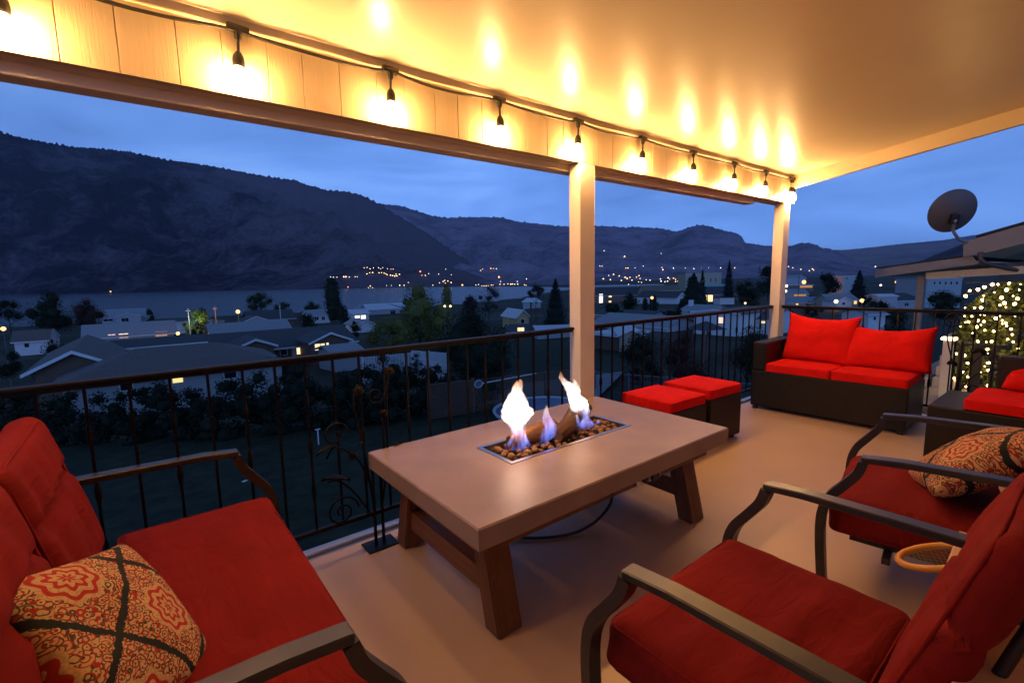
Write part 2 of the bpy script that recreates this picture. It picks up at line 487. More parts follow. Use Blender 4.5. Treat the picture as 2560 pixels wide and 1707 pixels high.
# ------------------------------------------------------------------ festoon lights
bulb_m = emat('warm_bulb', (1.0, .525, .185), 480.)
cable_m = mat('black_cable', (.012, .010, .008), .5, .2, 30)
fest = thing('string_lights', 'black festoon cable of glowing warm bulbs strung along the cream header board', 'string lights', (2, 2.35, 2.46))
bx = [-1.63, -.94, -.25, .44, 1.11, 1.79, 2.455, 3.16, 3.86, 4.57, 5.22, 5.83]
pts = []; ends = [-2.4] + bx
for a, c in zip(ends, ends[1:]):
    for k in range(8):
        u = k / 8; pts.append((a + (c - a) * u, 2.352 + .008 * math.sin(a * 5 + u * 6), 2.463 - .02 * 4 * u * (1 - u) + .004 * math.sin(a * 9)))
pts.append((5.83, 2.352, 2.463))
local(B().tube(pts, .0075, 8).build('cable', cable_m, smooth=True), fest)
def lamp_holder(x, tilt, sh=0.):
    M = Matrix.Translation((x, 2.350, 2.463)) @ Matrix.Rotation(tilt, 4, 'Y')
    b = B().box(-.042, .042, -.013, .013, -.014, .016, .006).lathe([(.016, -.012), (.013, -.035), (.006, -.045), (.0055, -.085), (.012, -.092), (.021, -.108), (.024, -.125), (.023, -.145), (.020, -.15)], n=12)
    so = b.build('socket', cable_m, smooth=True, ang=40); local(so, fest)
    so.matrix_parent_inverse = Matrix.Translation(-Vector(fest.location)) ; so.matrix_basis = M
    bu = B().lathe([(.012, -.149), (.018, -.163), (.027, -.182), (.0305, -.200), (.027, -.220), (.016, -.235), (.004, -.24)], n=14).build('bulb', bulb_m, smooth=True)
    bu.parent = so
    return so
for k, x in enumerate(bx): lamp_holder(x, (.05, -.04, .02, .06, .03, -.02, .05)[k % 7])
lamp_holder(5.868, -.16)

# ------------------------------------------------------------------ railings
def railing(name, label, p0, p1, first, step, n, end_caps=(True, True), base=True):
    """iron railing between two points: handrail, lower rail, plain and knuckled balusters"""
    p0, p1 = Vector(p0), Vector(p1); d = (p1 - p0); L = d.length; ang = math.atan2(d.y, d.x)
    r = thing(name, label, 'railing', p0, ang, 'iron railings round the deck')
    B().box(0, L, -.026, .026, 1.045, 1.062, .005).box(0, L, -.014, .014, 1.028, 1.0445, .002).build('top_rail', iron, r)
    B().box(0, L, -.014, .014, .130, .152, .003).build('bottom_rail', iron, r)
    plain = twist = None
    for k in range(n):
        x = first + step * k
        if x > L - .02: break
        if k % 2 == 0:
            if plain is None:
                c = plain = B().box(-.0055, .0055, -.0055, .0055, .151, 1.0285).build('baluster', iron, r)
            else: c = plain.copy(); COL.objects.link(c); c.parent = r
        else:
            if twist is None:
                b = B().box(-.0054, .0054, -.0054, .0054, .151, 1.0285)
                for z in (.36, .60, .84): b.lathe([(.006, z - .05), (.011, z - .02), (.0125, z), (.011, z + .02), (.006, z + .05)], n=8)
                c = twist = b.build('baluster', iron, r, smooth=True, ang=40)
            else: c = twist.copy(); COL.objects.link(c); c.parent = r
        c.location = (x, 0, 0)
    for x in (.35, L * .5, L - .35):
        B().box(x - .012, x + .012, -.012, .012, -.10, .1295).build('foot', iron, r)
    return r
railing('railing', 'long black iron railing left of the cream middle post with lake view', (-2.55, 2.47, 0), (2.53, 2.47, 0), .04, .1365, 60)
railing('railing', 'black iron railing between the two cream posts behind the footstools', (2.665, 2.47, 0), (5.80, 2.47, 0), .03, .1345, 30)
railing('railing', 'black iron railing behind the wicker loveseat facing the neighbouring house', (5.87, 2.385, 0), (5.87, -1.5, 0), .09, .1395, 40)

# ------------------------------------------------------------------ fire table
TZ = .5325
tx0, tx1, ty0, ty1 = .888, 2.665, 1.345, 2.378
ft = thing('fire_table', 'rectangular fire pit table with taupe concrete top and splayed brown timber legs', 'fire table', ((tx0 + tx1) / 2, (ty0 + ty1) / 2, 0))
cxT, cyT = ft.location.x, ft.location.y
hx0, hx1, hy0, hy1 = 1.368 - cxT, 2.262 - cxT, 1.757 - cyT, 2.032 - cyT
hw, hd = (tx1 - tx0) / 2, (ty1 - ty0) / 2
# top with a real opening: four slabs mitred as one ring mesh
b = B(); bm = b.bm
def ring(xa, xb, ya, yb, z): return [bm.verts.new((xa, ya, z)), bm.verts.new((xb, ya, z)), bm.verts.new((xb, yb, z)), bm.verts.new((xa, yb, z))]
e = .006
ro = [ring(-hw + e, hw - e, -hd + e, hd - e, TZ - .092), ring(-hw, hw, -hd, hd, TZ - .086), ring(-hw, hw, -hd, hd, TZ - e), ring(-hw + e, hw - e, -hd + e, hd - e, TZ),
      ring(hx0, hx1, hy0, hy1, TZ), ring(hx0, hx1, hy0, hy1, TZ - .092)]
ro.append(ro[0])
for a, c in zip(ro, ro[1:]):
    for j in range(4): bm.faces.new((a[j], a[(j + 1) % 4], c[(j + 1) % 4], c[j]))
bmesh.ops.recalc_face_normals(bm, faces=bm.faces[:])
b.build('tabletop', conc, ft)
# steel burner tray set in the opening
b = B(); w = .022
x0, x1, y0, y1 = hx0 + .001, hx1 - .001, hy0 + .001, hy1 - .001
for bx_ in ((x0 - .014, x1 + .014, y0 - .014, y0 + w - .014), (x0 - .014, x1 + .014, y1 - w + .014, y1 + .014), (x0 - .014, x0 + w - .014, y0 + w - .0139, y1 - w + .0139), (x1 - w + .014, x1 + .014, y0 + w - .0139, y1 - w + .0139)):
    b.box(*bx_, TZ + .0005, TZ + .0035)
b.box(x0, x1, y0, y1, TZ - .075, TZ - .07)
for bx_ in ((x0, x1, y0, y0 + .003), (x0, x1, y1 - .003, y1), (x0, x0 + .003, y0 + .004, y1 - .004), (x1 - .003, x1, y0 + .004, y1 - .004)): b.box(*bx_, TZ - .0699, TZ)
b.build('burner_tray', steel, ft)
zu = TZ - .0925
for s in (-1, 1):
    B().box(-hw + .09, hw - .09, s * (hd - .10) - .02, s * (hd - .10) + .02, zu - .075, zu, .004).build('apron', wood_x, ft)
for s in (-1, 1):
    B().box(s * (hw - .085) - .0195, s * (hw - .085) + .0195, -hd + .125, hd - .125, zu - .0745, zu, .004).build('apron', wood_y, ft)
# splayed legs and the low cross stretchers
lx = (1.00 + .065 - cxT, 2.455 - cxT)
for xi, x in enumerate(lx):
    for s in (-1, 1):
        yb, yt = s * (.465 - .045), s * (.465 - .15)
        b = B()
        q = [(x - .062, yb - .048, 0), (x + .062, yb - .048, 0), (x + .062, yb + .048, 0), (x - .062, yb + .048, 0)]
        b.poly(q, (0, yt - yb, zu))
        bmesh.ops.bevel(b.bm, geom=b.bm.edges[:], offset=.006, segments=2, affect='EDGES')
        b.build('leg', wood, ft)
    B().box(x - .04, x + .04, -.33, .33, .125, .225, .005).build('stretcher', wood_y, ft)
# control panel on the near apron
b = B().box(.34 - .07 - .17, .34 + .13 - .17, -hd + .055, -hd + .0785, zu - .062, zu - .008, .002); b.build('control_panel', steel, ft)
B().lathe([(.016, 0), (.016, .018), (.012, .022)], n=14, M=Matrix.Translation((.155, -hd + .0545, zu - .036)) @ Matrix.Rotation(rad(90), 4, 'X')).build('control_knob', rubber, ft, smooth=True, ang=40)
B().box(.215, .275, -hd + .040, -hd + .0545, zu - .058, zu - .022, .004).build('igniter', rubber, ft)
# gas hose lying under the table
pts = [at_z(1530, 1228, .42), at_z(1524, 1262, .22), at_z(1490, 1302, .05), at_z(1440, 1330, .014), at_z(1380, 1342, .011), at_z(1310, 1344, .011), at_z(1240, 1335, .011), at_z(1180, 1310, .011)]
def smooth_path(p, k=6):
    out = []
    for i in range(len(p) - 1):
        p0 = p[max(0, i - 1)]; p1 = p[i]; p2 = p[i + 1]; p3 = p[min(len(p) - 1, i + 2)]
        for j in range(k):
            t = j / k
            out.append(.5 * ((2 * p1) + (-p0 + p2) * t + (2 * p0 - 5 * p1 + 4 * p2 - p3) * t * t + (-p0 + 3 * p1 - 3 * p2 + p3) * t ** 3))
    out.append(p[-1]); return out
pts = [Vector(p) for p in pts]
o = B().tube(smooth_path(pts), .0085, 10).build('gas_hose', rubber, smooth=True)
tag(o, 'black rubber gas hose looping across the deck under the fire table', 'hose')

# lava rocks filling the tray, each one its own thing
rock_m = mat('lava_rock', (.30, .15, .065), .85, .55, 18, .8, 70, dist=.006)
def rock_mesh(seed):
    b = B(); bmesh.ops.create_icosphere(b.bm, subdivisions=2, radius=1)
    for v in b.bm.verts:
        k = 1 + .28 * noise.noise(v.co * 1.3 + Vector((seed * 5, 0, 0))) + .12 * noise.noise(v.co * 3.1 + Vector((0, seed * 3, 0)))
        v.co = Vector((v.co.x * k, v.co.y * k * .85, v.co.z * k * .72))
    me = bpy.data.meshes.new('lava_rock'); b.bm.to_mesh(me); b.bm.free(); me.materials.append(rock_m); me.shade_smooth(); return me
rmesh = [rock_mesh(i) for i in range(7)]
rr = random.Random(5); spots = []
X0, X1, Y0, Y1 = 1.385, 2.245, 1.772, 2.018
for layer in (0, 1):
    tries = 0
    while tries < 1500:
        tries += 1
        s = rr.uniform(.016, .026); x = rr.uniform(X0 + s, X1 - s); y = rr.uniform(Y0 + s, Y1 - s)
        z = TZ - .045 + .028 * layer + rr.uniform(-.004, .006) + .012 * (1 - abs((y - 1.895) / .13))
        if all((x - a) ** 2 + (y - c) ** 2 + (z - d) ** 2 > (.86 * (s + q)) ** 2 for a, c, d, q in spots):
            spots.append((x, y, z, s))
for i, (x, y, z, s) in enumerate(spots):
    o = bpy.data.objects.new('lava_rock', rmesh[i % 7]); COL.objects.link(o)
    o.location = (x, y, z); o.scale = (s, s, s); o.rotation_euler = (rr.uniform(-.5, .5), rr.uniform(-.5, .5), rr.uniform(0, 6.3))
    tag(o, 'rounded brown lava rock in the steel tray of the fire table', 'rock', 'lava rocks in the fire tray')

# ceramic logs
bark = wood_mat('bark_log', (.018, .007, .003), (.30, .125, .035), axis=0, rough=.85, scale=5)
bark_d = wood_mat('dark_bark_log', (.010, .006, .004), (.16, .065, .022), axis=0, rough=.9, scale=5)
char = mat('charred_log', (.022, .016, .012), .9, .6, 12, 1., 30, dist=.01)
def log(label, p0, p1, r0, r1, mats, seed):
    p0, p1 = Vector(p0), Vector(p1); d = p1 - p0; L = d.length
    root_M = Matrix.Translation(p0) @ d.to_track_quat('X', 'Z').to_matrix().to_4x4()
    b = B(); n, k = 20, 14; rings = []
    for i in range(k + 1):
        u = i / k; rads = r0 + (r1 - r0) * u
        if i in (0, k): rads *= .86
        row = []
        for j in range(n):
            a = 2 * math.pi * j / n
            q = rads * (1 + .16 * noise.noise(Vector((u * 4 + seed, math.cos(a) * 1.6, math.sin(a) * 1.6))) + .05 * math.sin(a * 9 + seed + u * 2))
            row.append(b.bm.verts.new((L * u, q * math.cos(a) + .012 * math.sin(u * 5 + seed), q * math.sin(a))))
        rings.append(row)
    for i in range(k):
        for j in range(n):
            f = b.bm.faces.new((rings[i][j], rings[i][(j + 1) % n], rings[i + 1][(j + 1) % n], rings[i + 1][j])); f.smooth = True
            f.material_index = 1 if (len(mats) > 1 and i > k * (.50 + .12 * math.sin(j * 1.9))) else 0
    f = b.bm.faces.new(rings[0][::-1]); g = b.bm.faces.new(rings[-1]); g.material_index = len(mats) - 1
    bmesh.ops.recalc_face_normals(b.bm, faces=b.bm.faces[:])
    o = b.build('fire_log', mats); o.matrix_world = root_M
    tag(o, label, 'log', 'logs in the fire tray'); return o
log('tan bark log lying low behind the tallest flame in the fire tray', (1.475, 1.895, TZ + .035), (1.80, 1.925, TZ + .062), .040, .050, [bark], 1.)
log('charred dark log propped up across the tan log toward the far end', (1.74, 1.845, TZ + .028), (2.10, 1.955, TZ + .105), .042, .054, [bark_d, char], 4.)

# flames: luminous gas volumes
def flame_mat(name, stops, gain):
    m, t, o = nt(name)
    tc = N(t, 'ShaderNodeTexCoord'); sp = N(t, 'ShaderNodeSeparateXYZ'); t.links.new(tc.outputs['Generated'], sp.inputs[0])
    nz = N(t, 'ShaderNodeTexNoise', inp={'Scale': 30., 'Detail': 3., 'Distortion': .6})
    mp = N(t, 'ShaderNodeMapping'); mp.inputs['Scale'].default_value = (1.6, 1.6, .42)
    t.links.new(tc.outputs['Object'], mp.inputs[0]); t.links.new(mp.outputs[0], nz.inputs['Vector'])
    r = ramp(t, stops); t.links.new(sp.outputs[2], r.inputs[0])
    rs = ramp(t, [(0, (.16, .16, .16)), (.22, (.4, .4, .4)), (.45, (1, 1, 1)), (1, (1, 1, 1))]); t.links.new(sp.outputs[2], rs.inputs[0])
    mu = N(t, 'ShaderNodeMath', operation='MULTIPLY'); mu.inputs[1].default_value = gain; t.links.new(rs.outputs[0], mu.inputs[0])
    pw = N(t, 'ShaderNodeMapRange', inp={1: .36, 2: .62, 3: .06, 4: 1.9}); t.links.new(nz.outputs['Fac'], pw.inputs[0])
    m2 = N(t, 'ShaderNodeMath', operation='MULTIPLY'); t.links.new(mu.outputs[0], m2.inputs[0]); t.links.new(pw.outputs[0], m2.inputs[1])
    e = N(t, 'ShaderNodeEmission'); t.links.new(r.outputs[0], e.inputs[0]); t.links.new(m2.outputs[0], e.inputs[1])
    t.links.new(e.outputs[0], o.inputs['Volume'])
    return m
blue, lav, wht, peach, orng = (.14, .22, 1.), (.45, .42, 1.), (1., .80, .72), (1., .62, .40), (1., .40, .14)
fl_a = flame_mat('flame_gas_tall', [(0, blue), (.2, lav), (.42, wht), (.8, wht), (1, orng)], 34.)
fl_b = flame_mat('flame_gas_blue', [(0, blue), (.35, (.24, .30, 1.)), (.65, lav), (.9, wht), (1, peach)], 24.)
def flame(label, prof, Y, m, kd=.8, seed=0, tongues=()):
    """profile rows (crop y, x left, x right) of the 1180,900 detail, 4.704x; tongues are thinner licks of the same flame"""
    n = 18; body = []; base = None
    for ti, pr in enumerate((prof,) + tuple(tongues)):
        rows = []
        for (ya, la, ra), (yb, lb, rb) in zip(pr, pr[1:]):
            for k in range(4):
                u = k / 4; rows.append((ya + (yb - ya) * u, la + (lb - la) * u, ra + (rb - ra) * u))
        rows.append(pr[-1]); rings = []
        for i, (y, l, r_) in enumerate(rows):
            p = lambda x: at_y(1180 + x / 4.704, 900 + y / 4.704, Y - (.055 if ti else 0))
            a, c = p(l), p(r_); mid = (a + c) / 2; half = (c - a).length / 2
            if base is None or mid.z < base.z: base = mid.copy()
            row = []
            for j in range(n):
                t = 2 * math.pi * j / n
                q = 1 + .16 * noise.noise(Vector((math.cos(t) * 1.4, math.sin(t) * 1.4, mid.z * 17 + seed + ti))) + .16 * noise.noise(Vector((math.cos(t) * 2.5, math.sin(t) * 2.5, mid.z * 45 + seed)))
                row.append(mid + Vector((half * q * math.cos(t), half * kd * q * math.sin(t), 0)))
            rings.append(row)
        body.append(rings)
    base.z -= .005; o = None
    for rings in body:
        b = B(); vs = [[b.bm.verts.new(q - base) for q in row] for row in rings]
        for i in range(len(vs) - 1):
            for j in range(n): b.bm.faces.new((vs[i][j], vs[i][(j + 1) % n], vs[i + 1][(j + 1) % n], vs[i + 1][j]))
        b.bm.faces.new(vs[0][::-1]); b.bm.faces.new(vs[-1]); bmesh.ops.recalc_face_normals(b.bm, faces=b.bm.faces[:])
        if o is None: o = b.build('flame', m, loc=base)
        else: b.build('tongue', fl_b, o)
    tag(o, label, 'flame', 'flames of the fire table'); return o
flame('tallest white flame bulging at its middle near the left end of the tray',
      [(225, 548, 572), (250, 522, 590), (300, 490, 588), (370, 462, 584), (430, 424, 612), (500, 402, 624), (550, 388, 648), (595, 366, 682), (640, 368, 688), (685, 392, 664), (720, 432, 640), (780, 462, 612), (860, 480, 616), (930, 490, 624), (990, 480, 640), (1050, 470, 620)], 1.875, fl_a, .8, 1,
      tongues=[[(880, 470, 490), (940, 440, 484), (1000, 400, 460), (1050, 372, 420)], [(860, 612, 632), (930, 616, 656), (990, 640, 690), (1020, 664, 700)]])
flame('leaning flame with a thin forked tip in front of the cream post',
      [(138, 1036, 1048), (200, 1022, 1074), (250, 1052, 1120), (300, 1086, 1200), (360, 1118, 1262), (420, 1132, 1262), (480, 1150, 1336), (540, 1172, 1356), (600, 1204, 1372), (660, 1236, 1366), (720, 1250, 1396), (790, 1290, 1446)], 1.90, fl_a, .6, 3,
      tongues=[[(640, 1222, 1242), (700, 1226, 1262), (760, 1232, 1270), (800, 1240, 1268)]])
flame('short side tongue of flame beside the forked leaning flame', [(222, 1194, 1204), (270, 1186, 1236), (330, 1196, 1262), (385, 1226, 1262), (400, 1236, 1258)], 1.895, fl_a, .8, 4)
flame('slim blue flame between the two logs in mid tray',
      [(526, 874, 884), (600, 842, 902), (660, 834, 915), (720, 834, 945), (770, 850, 985), (840, 832, 988), (900, 815, 980), (960, 802, 905), (1005, 800, 850)], 1.84, fl_b, .5, 6)
flame('pale blue wisp of flame rising behind the charred log', [(560, 1140, 1160), (600, 1110, 1180), (650, 1095, 1160), (705, 1075, 1100)], 1.99, fl_b, .4, 7)
flame('tiny blue flame at the far right end of the tray', [(700, 1476, 1492), (725, 1462, 1506), (758, 1466, 1500)], 1.90, fl_b, .7, 8)
for p, e_ in (((1.50, 1.875, TZ + .20), 1.8), ((2.02, 1.90, TZ + .22), .9)):
    l = bpy.data.lights.new('fire_glow', 'POINT'); l.energy = e_; l.color = (1., .52, .24); l.shadow_soft_size = .09
    lo_ = bpy.data.objects.new('fire_glow', l); lo_.location = p; COL.objects.link(lo_)

# ------------------------------------------------------------------ wicker furniture
def cushion(root, name, w, d, h, loc, m, r=.028, crown=.012, wr=.006, seed=0, rz=0., pipe=True, cuts=14, rx=0., label=None):
    o = rounded_box(w, d, h, r, cuts, crown, wr, seed).build(name, m, root, smooth=True, loc=loc)
    o.rotation_euler = (rx, 0, rz)
    if pipe:
        for z in ((h - r * .35), (r * .35)):
            p = piping(w - r * .5, d - r * .5, z, r * .9, .0045).build('piping', m, o, smooth=True)
    if label: o['label'] = label
    return o

# loveseat: local x = along its width (photo left to right is -Y), local y = toward its back
ls = thing('wicker_loveseat', 'dark wicker loveseat with bright red cushions at the corner of the deck', 'loveseat', (5.115, 1.69, 0), rad(-90) + rad(2.2))
# local frame: +y is +X world, +x is -Y world
W, D = 1.315, .70
B().box(-W / 2, W / 2, 0, D, .035, .415, .012).build('base', wick, ls)
B().box(-W / 2 + .0, -W / 2 + .135, .012, D, .416, .715, .016).build('armrest', wick, ls)
B().box(-W / 2 + .136, W / 2, D - .13, D, .416, .74, .016).build('backrest', wick, ls)
for x in (-W / 2 + .04, W / 2 - .04):
    for y in (.04, D - .04): B().box(x - .02, x + .02, y - .02, y + .02, 0, .0345).build('foot', rubber, ls)
cw = (W - .14) / 2
for k in range(2):
    cushion(ls, 'seat_cushion', cw - .004, .585, .085, (-W / 2 + .138 + cw * (k + .5), .285 - .008, .416), red_br, .022, .010, .004, k)
def red_pillow(label, xl, w, h, y, z, lean, roll, seed):
    o = pillow(w, h, .20, 22, .05, seed, .8, .36).build('throw_pillow', red_br, smooth=True)
    M = Matrix.Translation(ls.location) @ Matrix.Rotation(ls.rotation_euler.z, 4, 'Z') @ Matrix.Translation((xl, y, z)) @ Matrix.Rotation(roll, 4, 'Y') @ Matrix.Rotation(lean, 4, 'X')
    o.matrix_world = M
    tag(o, label, 'pillow', 'red back pillows on the wicker loveseat'); return o
red_pillow('taller red back pillow on the loveseat nearest the cream corner post', -.185, .66, .52, .40, .497, rad(-16), rad(2), 1)
red_pillow('lower red back pillow on the loveseat overlapping its taller neighbour', .405, .68, .45, .375, .497, rad(-22), rad(-1), 2)

# ottomans
def ottoman(label, c, s, rz):
    r = thing('ottoman', label, 'ottoman', c, rz, 'wicker footstools')
    B().box(-s / 2, s / 2, -s / 2, s / 2, .03, .405, .012).build('base', wick, r)
    for x in (-1, 1):
        for y in (-1, 1): B().box(x * (s / 2 - .05) - .015, x * (s / 2 - .05) + .015, y * (s / 2 - .05) - .015, y * (s / 2 - .05) + .015, 0, .0295).build('foot', rubber, r)
    cushion(r, 'cushion', s - .002, s - .002, .08, (0, 0, .406), red_br, .02, .010, .003, 3)
    return r
oc = [at_z(x, y, .496) for x, y in ((1557, 977), (1639, 956), (1756, 980), (1688, 1008))]
c1 = sum(oc, Vector()) / 4
ottoman('wicker footstool with red cushion right behind the far end of the fire table', (c1.x, min(c1.y, 2.20), 0), .475, rad(-2))
oc = [at_z(x, y, .496) for x, y in ((1652, 953), (1715, 933.5), (1835, 949), (1777, 967))]
c2 = sum(oc, Vector()) / 4
ottoman('wicker footstool with red cushion nearer the loveseat and railing', (max(c2.x, c1.x + .50), min(c2.y, 2.20) + .01, 0), .475, rad(-3))

# wicker chair at the right edge: faces -X
wc = thing('wicker_armchair', 'dark wicker armchair with red seat at the right beside the far railing', 'armchair', (4.549, .80, 0), rad(-90))
B().box(0, .80, 0.0, .72, .03, .437, .012).build('base', wick, wc)
B().box(0.28, .80, .60, .72, .4375, .765, .014).build('backrest', wick, wc)
cushion(wc, 'seat_cushion', .60, .58, .078, (.19 + .30, .295, .438), red_br, .022, .01, .004, 5)
o = pillow(.48, .40, .16, 18, .05, 4, .3, .38).build('throw_pillow', red_br, smooth=True)
o.matrix_world = Matrix.Translation((5.02, .235, .548)) @ Matrix.Rotation(rad(-90), 4, 'Z') @ Matrix.Rotation(rad(-62), 4, 'X')
tag(o, 'red pillow slumped on the seat of the wicker armchair at the right edge', 'pillow')

# ------------------------------------------------------------------ metal framed chairs: local +y is forward
def metal_chair(name, label, cat, loc, rz, W, zarm, zseat, ytip, yseat0, yseat1, nb, hb, group, lean=18, thick=.16, back_th=.085, seed=0, yarm0=-.27):
    r = thing(name, label, cat, loc, rz, group)
    ax = W / 2
    for s in (-1, 1):
        x = s * ax
        # arm: flat bar, turned down at a crisp angle into a bowed front leg
        arm = [(x, yarm0, zarm + .005), (x, yarm0 + .2, zarm + .004), (x, ytip - .15, zarm - .002), (x, ytip - .012, zarm - .014)]
        b = B().tube(arm, 0, flat=((1, 0, 0), .056, .026)); bmesh.ops.bevel(b.bm, geom=b.bm.edges[:], offset=.004, segments=1, affect='EDGES'); b.build('arm', bronze, r)
        path = smooth_path([Vector(p) for p in ((x, ytip - .02, zarm - .028), (x, ytip + .0, zarm - .085), (x, ytip + .045, zarm - .15), (x, ytip + .095, zarm - .22), (x, ytip + .118, zarm - .30), (x, ytip + .118, zarm - .42), (x, ytip + .10, .0))], 5)
        b = B().tube(path, 0, flat=((1, 0, 0), .050, .036)); b.build('leg', bronze, r, smooth=True, ang=35)
        B().lathe([(.02, 0), (.024, .006), (.018, .02)], (x, ytip + .10, .0), 10).build('foot_cap', rubber, r)
        path = smooth_path([Vector(p) for p in ((x, yarm0 + .03, zarm - .01), (x, yarm0 + .02, zarm - .2), (x, yarm0 - .03, .18), (x, yarm0 - .10, 0.))], 5)
        B().tube(path, 0, flat=((1, 0, 0), .045, .032)).build('leg', bronze, r, smooth=True, ang=35)
        # side rail that carries the seat
        xr = s * (ax - .11)
        B().tube([(xr, yarm0 - .02, zseat - thick - .018), (xr, ytip + .02, zseat - thick - .018)], 0, flat=((1, 0, 0), .03, .03)).build('seat_rail', bronze, r)
    B().box(-ax + .016, ax - .016, yseat1 - .24, yseat1 - .21, zseat - thick - .064, zseat - thick - .034, .003).build('cross_bar', bronze, r)
    B().box(-ax + .016, ax - .016, yseat0 + .02, yseat0 + .05, zseat - thick - .064, zseat - thick - .034, .003).build('cross_bar', bronze, r)
    # back frame: two uprights leaning behind the cushion, joined by a top bar
    tl = math.tan(rad(lean)); yb = yseat0 - back_th - .05
    bf = [Vector(p) for p in ((-ax + .30, yb + .02, zseat - thick), (-ax + .30, yb - tl * hb * .5, zseat + hb * .5), (-ax + .31, yb - tl * hb * .8, zseat + hb * .8), (-ax + .36, yb - tl * hb * .84, zseat + hb * .84), (ax - .36, yb - tl * hb * .84, zseat + hb * .84), (ax - .31, yb - tl * hb * .8, zseat + hb * .8), (ax - .30, yb - tl * hb * .5, zseat + hb * .5), (ax - .30, yb + .02, zseat - thick))]
    B().tube(smooth_path(bf, 6), .012, 8).build('back_frame', bronze, r, smooth=True)
    cwid = (W - .07) / nb
    sd = yseat1 - yseat0
    for k in range(nb):
        xc = -ax + .035 + cwid * (k + .5)
        cushion(r, 'seat_cushion', cwid - .008, sd, thick, (xc, (yseat0 + yseat1) / 2, zseat - thick), red_dk, .04, .012, .016, seed + k, 0, True, 22)
        # back cushion: two puffed panels with a stitched fold between them
        bc = rounded_box(cwid - .09, hb, back_th, .04, 24, .016, .016, seed + 10 + k, (0, 1))
        for v in bc.bm.verts:
            t = v.co.y / hb
            v.co.z -= .028 * math.exp(-((t - .10) / .035) ** 2) * (1 if v.co.z > back_th * .5 else -.3)
        o = bc.build('back_cushion', red_dk, r, smooth=True)
        o.location = (xc, yseat0 + .075, zseat + .01 + hb / 2)
        o.rotation_euler = (rad(90 - lean) , 0, 0)
        # origin is the cushion's back face centre: push it behind
        off = Matrix.Rotation(rad(90 - lean), 4, 'X') @ Vector((0, 0, -back_th))
        o.location = Vector((xc, yseat0 + .02, zseat)) + Matrix.Rotation(rad(90 - lean), 4, 'X') @ Vector((0, hb / 2, 0)) - Vector((0, back_th * .5, 0))
        piping(cwid - .11, hb - .03, back_th - .008, .05, .005).build('piping', red_dk, o, smooth=True)
    return r
# note: rotated by 90-lean about X the cushion's local +z faces -y, so spin the mesh to face forward
def face_forward(root):
    for c in root.children:
        if c.name.startswith('back_cushion'):
            c.rotation_euler = (rad(90) + 0, 0, 0)

LEAN = 13
def chair_back_fix(root, yseat0, zseat, hb, back_th, lean):
    for c in root.children:
        if not c.name.startswith('back_cushion'): continue
        xc = c.location.x
        # want local z -> +y (forward, tilted up), local y -> up leaning back, local x -> -x
        zax = Vector((0, math.cos(rad(lean)), math.sin(rad(lean)))); yax = Vector((0, -math.sin(rad(lean)), math.cos(rad(lean)))); xax = yax.cross(zax)
        M = Matrix((xax, yax, zax)).transposed().to_4x4()
        org = Vector((xc, yseat0 + .005, zseat - .02)) + yax * (hb / 2 + .0) - zax * (back_th + .012)
        c.matrix_basis = Matrix.Translation(org) @ M

A_ = metal_chair('patio_armchair', 'metal armchair with empty brick red cushion closest to the camera', 'armchair', (1.40, .35, 0), 0., .83, .64, .395, .425, -.06, .53, 1, .60, 'brick red metal framed chairs', seed=1, yarm0=-.22)
chair_back_fix(A_, -.06, .395, .62, .085, 18)
B_ = metal_chair('patio_armchair', 'metal armchair holding the patterned pillow in front of the wicker armchair', 'armchair', (2.865, .275, 0), rad(9), .83, .64, .395, .425, -.06, .53, 1, .60, 'brick red metal framed chairs', seed=4, yarm0=-.22)
chair_back_fix(B_, -.06, .395, .62, .085, 18)
C_ = metal_chair('patio_loveseat', 'metal framed loveseat with two brick red back cushions along the left railing', 'loveseat', (-.06, 1.70, 0), rad(-90), 1.45, .675, .45, .375, -.09, .465, 1, .60, 'brick red metal framed chairs', seed=7, yarm0=-.35)
# the loveseat has one wide seat cushion but two back cushions
for c in list(C_.children):
    if c.name.startswith('back_cushion'):
        for g in list(c.children): bpy.data.objects.remove(g)
        bpy.data.objects.remove(c)
for k in range(2):
    cw2 = .69
    bc = rounded_box(cw2, .56, .12, .05, 24, .018, .022, 20 + k, (0, 1))
    for v in bc.bm.verts:
        t = v.co.y / .56
        v.co.z -= .03 * math.exp(-((t - .12) / .035) ** 2) * (1 if v.co.z > .06 else -.3)
    o = bc.build('back_cushion', red_dk, C_, smooth=True); o.location.x = (-.5 + k) * .70
    piping(cw2 - .04, .53, .108, .05, .005).build('piping', red_dk, o, smooth=True)
chair_back_fix(C_, -.11, .45, .56, .12, 13)

for c in A_.children:
    if c.name.startswith('back_cushion'): c.scale.x = .82; c.location.x += .06
# patterned pillows
def patt_pillow(label, M, s, seed, t=.19):
    o = pillow(s, s, t, 26, .06, seed, .0, .40).build('patterned_pillow', patt, smooth=True); o.matrix_world = M
    return tag(o, label, 'pillow', 'cream and red medallion pillows')
patt_pillow('medallion patterned pillow propped on the loveseat at the left', Matrix.Translation((-.03, 1.27, .452)) @ Matrix.Rotation(rad(72), 4, 'Z') @ Matrix.Rotation(rad(-38), 4, 'X') @ Matrix.Rotation(rad(24), 4, 'Y'), .44, 2, .16)
patt_pillow('medallion patterned pillow lying in the armchair behind the nearest one', Matrix.Translation((2.80, .50, .425)) @ Matrix.Rotation(rad(186), 4, 'Z') @ Matrix.Rotation(rad(-52), 4, 'X') @ Matrix.Rotation(rad(-20), 4, 'Y'), .50, 5, .20)

